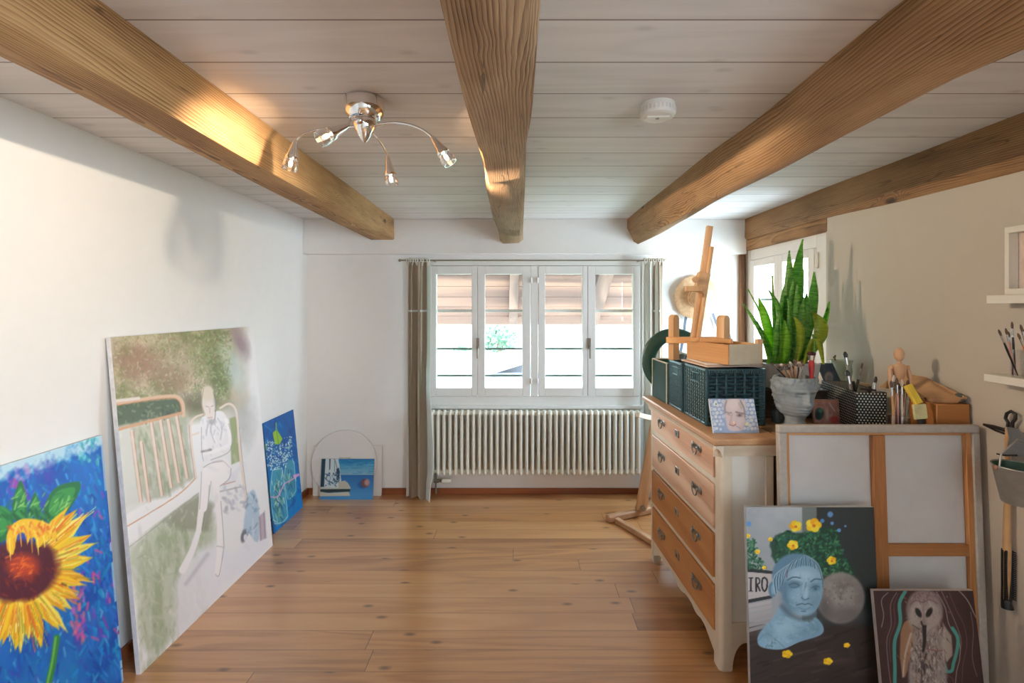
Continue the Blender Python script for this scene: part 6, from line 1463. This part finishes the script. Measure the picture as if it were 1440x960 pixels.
b.rings(rs); obj('chest', b, mq_m, mq, smooth=60)
b = MB(); b.sphere((mx_, my_, z0_ + 0.219), 0.012, 14, 10); obj('waist_joint', b, mq_m, mq)
b = MB(); b.sphere((mx_, my_, z0_ + 0.197), (0.026, 0.018, 0.020), 18, 12); obj('pelvis', b, mq_m, mq)
for s_ in (-1, 1):
    sx_ = mx_ + s_ * 0.036
    b = MB(); b.sphere((sx_, my_, z0_ + 0.282), 0.0105, 12, 8); b.tube([(sx_ + s_ * 0.002, my_, z0_ + 0.280), (sx_ + s_ * 0.006, my_ - 0.002, z0_ + 0.255), (sx_ + s_ * 0.008, my_ - 0.004, z0_ + 0.225)], [0.006, 0.0095, 0.006], 12); ar = obj('arm', b, mq_m, mq)
    b = MB(); b.sphere((sx_ + s_ * 0.008, my_ - 0.004, z0_ + 0.222), 0.007, 10, 8); b.tube([(sx_ + s_ * 0.008, my_ - 0.004, z0_ + 0.22), (sx_ + s_ * 0.006, my_ - 0.010, z0_ + 0.198), (sx_ + s_ * 0.004, my_ - 0.016, z0_ + 0.172)], [0.006, 0.008, 0.0045], 12); obj('forearm', b, mq_m, ar)
    b = MB(); b.sphere((sx_ + s_ * 0.003, my_ - 0.019, z0_ + 0.158), (0.005, 0.008, 0.015), 10, 8); obj('hand', b, mq_m, ar)
    lx_ = mx_ + s_ * 0.014
    b = MB(); b.tube([(lx_, my_, z0_ + 0.190), (lx_ + s_ * 0.002, my_, z0_ + 0.155), (lx_ + s_ * 0.002, my_, z0_ + 0.112)], [0.010, 0.0125, 0.008], 14); lg = obj('leg', b, mq_m, mq)
    b = MB(); b.sphere((lx_ + s_ * 0.002, my_, z0_ + 0.107), 0.0085, 10, 8); b.tube([(lx_ + s_ * 0.002, my_, z0_ + 0.105), (lx_ + s_ * 0.002, my_ + 0.002, z0_ + 0.075), (lx_ + s_ * 0.002, my_, z0_ + 0.036)], [0.008, 0.0105, 0.006], 14); obj('shin', b, mq_m, lg)
    b = MB(); b.sphere((lx_ + s_ * 0.002, my_ - 0.008, z0_ + 0.0235), (0.008, 0.018, 0.007), 12, 8); obj('foot', b, mq_m, lg)

# ---- brush jar
jx, jy = 1.587, 1.955
bj = thing('brush_jar', 'clear glass jar of brushes right of the dotted box', 'jar', (jx, jy, ZT))
b = MB(); b.lathe([(0.0, 0.0), (0.040, 0.0), (0.043, 0.004), (0.043, 0.095), (0.041, 0.10), (0.0395, 0.098), (0.0405, 0.092), (0.0405, 0.007), (0.0, 0.005)], (jx, jy, ZT), 36); obj('glass', b, clear_m, bj, smooth=40)
GJ = 'brushes in the glass jar'
for i, (px, py, colr, lb) in enumerate(((1253, 535, 'wood', 'leftmost wooden brush in the glass jar'), (1257, 527, 'wood', 'second wooden brush from the left in the glass jar'), (1261, 531, 'pink', 'pinkish brush left of the mannequin\'s legs in the glass jar'), (1264, 538, 'purple', 'plum brush in front of the mannequin in the glass jar'), (1268, 533, 'white', 'white brush in front of the mannequin in the glass jar'), (1272, 540, 'purple', 'short plum brush in the right half of the glass jar'), (1277, 534, 'grey', 'grey brush in the right half of the glass jar'), (1282, 543, 'pink', 'rightmost pinkish brush in the glass jar'))):
    tip = W(px, py, 1.945 + 0.022 * (i % 2))
    brush((jx - 0.024 + 0.0068 * i, jy - 0.012 + 0.024 * (i % 2), ZT + 0.009), tip, colr, lb, group=GJ, r=0.0045, wide=1.1, hairm=hair_w if i % 3 == 1 else None)
yel = plain('yellow tube paint', rgb(214, 184, 60), 0.45)
yt = thing('paint_tube', 'yellow paint tube with a pale label standing upside down beside the glass jar', 'paint tube', (1.642, 1.90, ZT))
ya, yb_ = W(1276, 541, 1.93), W(1292, 568, 1.905); yc = W(1295, 589, 1.90)
b = MB(); b.bar(ya, yb_, 0.032, 0.018, (0, 1, 0)); obj('tube', b, yel, yt, bevel=0.005)
b = MB(); b.bar(yb_, yc, 0.052, 0.010, (0, 1, 0)); obj('label', b, plain('pale yellow label', rgb(206, 200, 150), 0.6), yt, bevel=0.002)
b = MB(); b.tube([yc, Vector((yc.x + 0.004, yc.y, ZT + 0.002))], [0.014, 0.012], 12); obj('cap', b, plain('black tube cap', rgb(40, 36, 32), 0.5), yt)

# ---- wooden box and kraft parcel at the wall
wb_m = wood('orange stained box wood', rgb(128, 76, 34), rgb(168, 106, 54), rgb(184, 124, 70), 'x', 1, 26, 0.2, 0.5)
wb = thing('wooden_box', 'orange stained wooden box at the right end of the cabinet top', 'box', (1.745, 1.95, ZT))
b = MB(); b.box(1.694, 1.828, 1.897, 2.030, ZT, ZT + 0.152); obj('box', b, wb_m, wb, bevel=0.003)
kraft = plain('brown kraft paper', rgb(184, 142, 100), 0.8, 0.1, 24, 0.2)
zk = ZT + 0.153
kp = thing('kraft_parcel', 'crumpled brown paper parcel lying on the orange wooden box', 'parcel', (1.74, 1.98, zk))
lo = [W(1276, 566, 2.17), W(1300, 569, 1.955), W(1325, 571, 1.915), W(1349, 572.5, 1.90)]
hi = [W(1238, 545, 2.25), W(1262, 523, 2.22), W(1304, 529, 2.075), W(1360, 557, 1.905)]
for v in hi: v.x = min(v.x, 1.81)
for v in lo: v.z = max(v.z, zk + 0.016); v.x = min(v.x, 1.80)
def cat_(a, t):
    s_ = t * (len(a) - 1); i = min(int(s_), len(a) - 2); return a[i].lerp(a[i + 1], s_ - i)
b = MB(); b.sheet(lambda u, v: cat_(lo, u).lerp(cat_(hi, u), v) + Vector((0, -0.004 * math.sin(9 * u + 5 * v), 0.004 * math.sin(7 * v + 6 * u) * v)), 24, 10, 0.016); obj('paper', b, kraft, kp, smooth=30)
b = MB(); g0 = W(1352, 566, 1.905); b.sphere((1.812, 1.925, zk + 0.020), (0.018, 0.022, 0.0195), 12, 8); obj('open_end', b, plain('dark parcel inside', rgb(84, 84, 80), 0.8), kp)  # solid dark grey lump stands in for the shade inside the open end

# ================================================================== right wall: shelves and hanging tools
shelf_w = plain('white shelf laminate', rgb(218, 214, 204), 0.45, 0.02)
for z, y_end, lb, th in ((1.56, 1.755, 'upper white wall shelf carrying an empty white frame', 0.031), (1.268, 1.765, 'lower white wall shelf carrying glasses of pencils', 0.029)):
    sh = thing('wall_shelf', lb, 'shelf', (1.80, 1.4, z), 0, 'white shelves on the right wall')
    b = MB(); b.box(1.752, 1.8395, 1.10, y_end, z - th / 2, z + th / 2); obj('board', b, shelf_w, sh, bevel=0.002)
    for yy in (1.615, 1.2):
        b = MB(); b.box(1.815, 1.8395, yy, yy + 0.03, z - th / 2 - 0.028, z - th / 2 - 0.0005); obj('bracket', b, plain('grey shelf bracket', rgb(170, 174, 176), 0.5), sh, bevel=0.001)
zf = 1.56 + 0.0162
ff = thing('white_frame', 'empty white picture frame standing on the upper wall shelf', 'frame', (1.80, 1.57, zf))
for y0_, y1_, z0_, z1_ in ((1.40, 1.722, zf, zf + 0.022), (1.40, 1.722, zf + 0.225, zf + 0.247), (1.40, 1.415, zf + 0.022, zf + 0.225), (1.707, 1.722, zf + 0.022, zf + 0.225)):
    b = MB(); b.box(1.786, 1.822, y0_, y1_, z0_, z1_); obj('rail', b, shelf_w, ff, bevel=0.001)
b = MB(); b.box(1.8225, 1.826, 1.40, 1.722, zf, zf + 0.247); obj('backing', b, plain('pinkish backing paper', rgb(204, 188, 176), 0.8), ff)
zs_ = 1.268 + 0.0152
GPN = 'pencils on the lower wall shelf'
for gi, (gx, gy, gr, gh, lb) in enumerate(((1.778, 1.668, 0.0195, 0.098, 'narrow glass of pencils, left on the lower wall shelf'), (1.786, 1.615, 0.026, 0.098, 'wider glass of pencils beside the narrow one on the lower wall shelf'))):
    t = thing('pencil_glass', lb, 'glass', (gx, gy, zs_), 0, 'glasses on the lower wall shelf')
    b = MB(); b.lathe([(0.0, 0.0), (gr - 0.002, 0.0), (gr, 0.003), (gr, gh), (gr - 0.002, gh), (gr - 0.0025, 0.006), (0, 0.005)], (gx, gy, zs_), 28); obj('glass', b, clear_m, t, smooth=40)
for i, (px, py, gx, gy, colr, lb) in enumerate(((1404, 463, 1.778, 1.668, 'black', 'black pencil leaning left out of the narrow shelf glass'), (1414, 461, 1.778, 1.668, 'pink', 'pinkish brush in the narrow shelf glass'), (1423, 452, 1.778, 1.668, 'black', 'tallest black brush in the narrow shelf glass'), (1418, 466, 1.778, 1.668, 'purple', 'plum pencil in the narrow shelf glass'),
                                               (1431, 468, 1.786, 1.615, 'orange', 'orange pencil at the left of the wider shelf glass'), (1435, 456, 1.786, 1.615, 'black', 'dark brush in the wider shelf glass'), (1438, 462, 1.786, 1.615, 'red', 'red pencil in the wider shelf glass'), (1442, 458, 1.786, 1.615, 'grey', 'grey brush at the right of the wider shelf glass'))):
    tip = W(px, py, gy + 0.007 * ((i % 4) - 1.5))
    brush((gx + max(-0.010, min(0.010, (tip.x - gx) * 0.35)), gy + 0.006 * ((i % 4) - 1.5), zs_ + 0.007), tip, colr, lb, 'pencil', GPN, r=0.0032, wide=1.0, name='pencil')

def WR(px, py, off=0.014):
    """point just off the right wall on the line of sight"""
    return W(px, py, (XR - off) * F / (px - CX))


iron = plain('black wrought iron', rgb(30, 28, 28), 0.45)
hk = thing('iron_hook', 'black wrought iron hook with a looped top on the right wall', 'hook', (1.83, 1.74, 1.14))
b = MB(); hp = [(1383, 596), (1398, 600), (1418, 606), (1446, 613)]
b.tube([WR(x, y) for x, y in hp], [0.003, 0.007, 0.0075, 0.007], 8); b.tube([WR(x, y) for x, y in ((1383, 597), (1400, 605), (1425, 614), (1446, 619))], [0.003, 0.004, 0.004, 0.004], 8); obj('blade', b, iron, hk)
b = MB(); b.tube([WR(x, y, 0.02) for x, y in ((1412, 606), (1417, 600), (1418, 594), (1414, 588), (1416, 581), (1422, 578), (1428, 582), (1428, 589), (1424, 594), (1423, 600), (1427, 606))], 0.0055, 8); obj('loop', b, iron, hk)
gr_m = plain('dull grey steel', rgb(124, 128, 132), 0.4, 0.1, 40, 0.05, Metallic=0.6)
sc_t = thing('steel_scraper', 'dull grey steel scraper hanging from the iron hook', 'scraper', tuple(W(1420, 625, 1.735)))
b = MB(); poly = [(1415, 600), (1430, 602), (1441, 612), (1446, 640), (1428, 642), (1405, 640), (1416, 630), (1419, 615)]
q = [WR(x, y, 0.05) for x, y in poly]; b.add(q + [v + Vector((0.004, 0.002, 0)) for v in q], [tuple(range(8)), tuple(range(15, 7, -1))] + [(i, i + 8, (i + 1) % 8 + 8, (i + 1) % 8) for i in range(8)]); obj('plate', b, gr_m, sc_t, smooth=0, bevel=0.001)
b = MB(); b.tube([WR(1402, 638, 0.052), WR(1412, 640, 0.052), WR(1430, 640, 0.052)], 0.003, 8); obj('edge', b, iron, sc_t)
bx, by = 1.762, 1.648; bz = CZ - (656 - CY) / F * by
bk = thing('zinc_bucket', 'small zinc bucket with a green inside hanging on the right wall', 'bucket', (bx, by, bz - 0.13))
zinc = plain('weathered zinc', rgb(150, 148, 142), 0.45, 0.15, 24, 0.1, Metallic=0.5)
b = MB(); b.lathe([(0.0, -0.128), (0.046, -0.128), (0.048, -0.124), (0.071, -0.004), (0.0745, 0.0), (0.0735, 0.003), (0.0705, 0.0)], (bx, by, bz), 40); obj('shell', b, zinc, bk, smooth=50)
b = MB(); b.lathe([(0.0, -0.122), (0.045, -0.122), (0.0695, -0.001)], (bx, by, bz), 40); obj('inside', b, plain('dark green bucket paint', rgb(34, 70, 58), 0.4), bk, smooth=50)
b = MB(); b.tube([(bx - 0.072, by, bz - 0.006), (bx - 0.060, by + 0.004, bz + 0.045), (bx + 0.0, by + 0.006, bz + 0.095), (bx + 0.045, by + 0.004, bz + 0.07), (bx + 0.070, by, bz - 0.004)], 0.0028, 8); obj('bail_handle', b, zinc, bk)
b = MB(); b.sphere((bx - 0.074, by + 0.01, bz - 0.006), (0.006, 0.008, 0.010), 10, 8); obj('ear', b, plain('copper ear', rgb(150, 112, 92), 0.5), bk)
db = 1.742; hx_ = 1.818
br_ = thing('sweeping_brush', 'long wooden handled brush with black bristles hanging on the right wall', 'brush', (hx_, db, 0.45))
zz = lambda y: CZ - (y - CY) / F * db
b = MB(); b.tube([(hx_, db, zz(600)), (hx_, db, zz(700)), (hx_ - 0.003, db, zz(790)), (hx_ - 0.006, db, zz(842))], [0.007, 0.010, 0.013, 0.010], 12); obj('handle', b, hand['wood'], br_)
b = MB(); bp = [(1423, 775), (1431, 778), (1433, 845), (1424, 849)]
b.box(hx_ - 0.014, hx_ + 0.010, db - 0.010, db + 0.012, zz(846), zz(772)); obj('block', b, plain('black brush block', rgb(24, 24, 24), 0.6), br_, bevel=0.003)
b = MB()
for k in range(26):
    z1 = zz(774) + (zz(840) - zz(774)) * k / 25
    for s_, L in ((-1, 0.022), (1, 0.020)):
        for j in range(2): b.tube([(hx_ - 0.002 + s_ * 0.010, db - 0.006 + 0.010 * j, z1), (hx_ - 0.002 + s_ * min(L + 0.004, 0.024 if s_ < 0 else 0.020), db - 0.014 + 0.010 * j, z1 - 0.002)], 0.0022, 5)
obj('bristles', b, plain('black bristles', rgb(20, 20, 20), 0.7), br_)
b = MB(); b.tube([(hx_ - 0.006, db, zz(842)), (hx_ - 0.004, db - 0.004, zz(854))], [0.014, 0.018], 10); obj('end_cap', b, plain('black end cap', rgb(22, 22, 22), 0.5), br_)
# ================================================================== light and camera
wd = bpy.data.worlds.new('World'); S.world = wd; wd.use_nodes = True
nt = wd.node_tree; bg = nt.nodes['Background']
tc = nt.nodes.new('ShaderNodeTexCoord'); sp = nt.nodes.new('ShaderNodeSeparateXYZ'); nt.links.new(tc.outputs['Generated'], sp.inputs[0])
rp = nt.nodes.new('ShaderNodeValToRGB'); nt.links.new(sp.outputs[2], rp.inputs[0])
rp.color_ramp.elements[0].position = 0.0; rp.color_ramp.elements[0].color = (0.71, 0.865, 1.0, 1)
rp.color_ramp.elements[1].position = 0.7; rp.color_ramp.elements[1].color = (0.58, 0.78, 1.0, 1)
nt.links.new(rp.outputs[0], bg.inputs['Color']); bg.inputs['Strength'].default_value = SKY


def portal(name, loc, rot, sx, sy):
    l = bpy.data.lights.new(name, 'AREA'); l.shape = 'RECTANGLE'; l.size = sx; l.size_y = sy; l.cycles.is_portal = True
    o = bpy.data.objects.new(name, l); o.location = loc; o.rotation_euler = rot; COL.objects.link(o)


portal('back_window_portal', (0.14, 3.99, 1.32), (-PI / 2, 0, 0), 1.75, 1.2)
portal('unseen_opening_portal', (2.05, (RY0 + RY1) / 2, 1.45), (0, PI / 2, 0), 1.1, RY1 - RY0)
portal('side_window_portal', (2.05, 3.3, 1.42), (0, PI / 2, 0), 1.14, 0.97)

cam = bpy.data.cameras.new('Camera'); co = bpy.data.objects.new('Camera', cam); COL.objects.link(co)
co.location = (0, 0, CZ); co.rotation_euler = (PI / 2, 0, 0)
cam.sensor_width = 36; cam.sensor_fit = 'HORIZONTAL'; cam.lens = F / 1440 * 36; cam.clip_start = 0.02
cam.shift_x = -8 / 1440; cam.shift_y = -50 / 1440
S.camera = co
S.view_settings.view_transform = 'Standard'; S.view_settings.look = 'None'; S.view_settings.gamma = 1.0
S.view_settings.use_curve_mapping = False; S.view_settings.exposure = EXPO
S.cycles.max_bounces = 14; S.cycles.diffuse_bounces = 8; S.cycles.transparent_max_bounces = 16
S.cycles.sample_clamp_indirect = 6.0; S.cycles.caustics_reflective = False; S.cycles.caustics_refractive = False
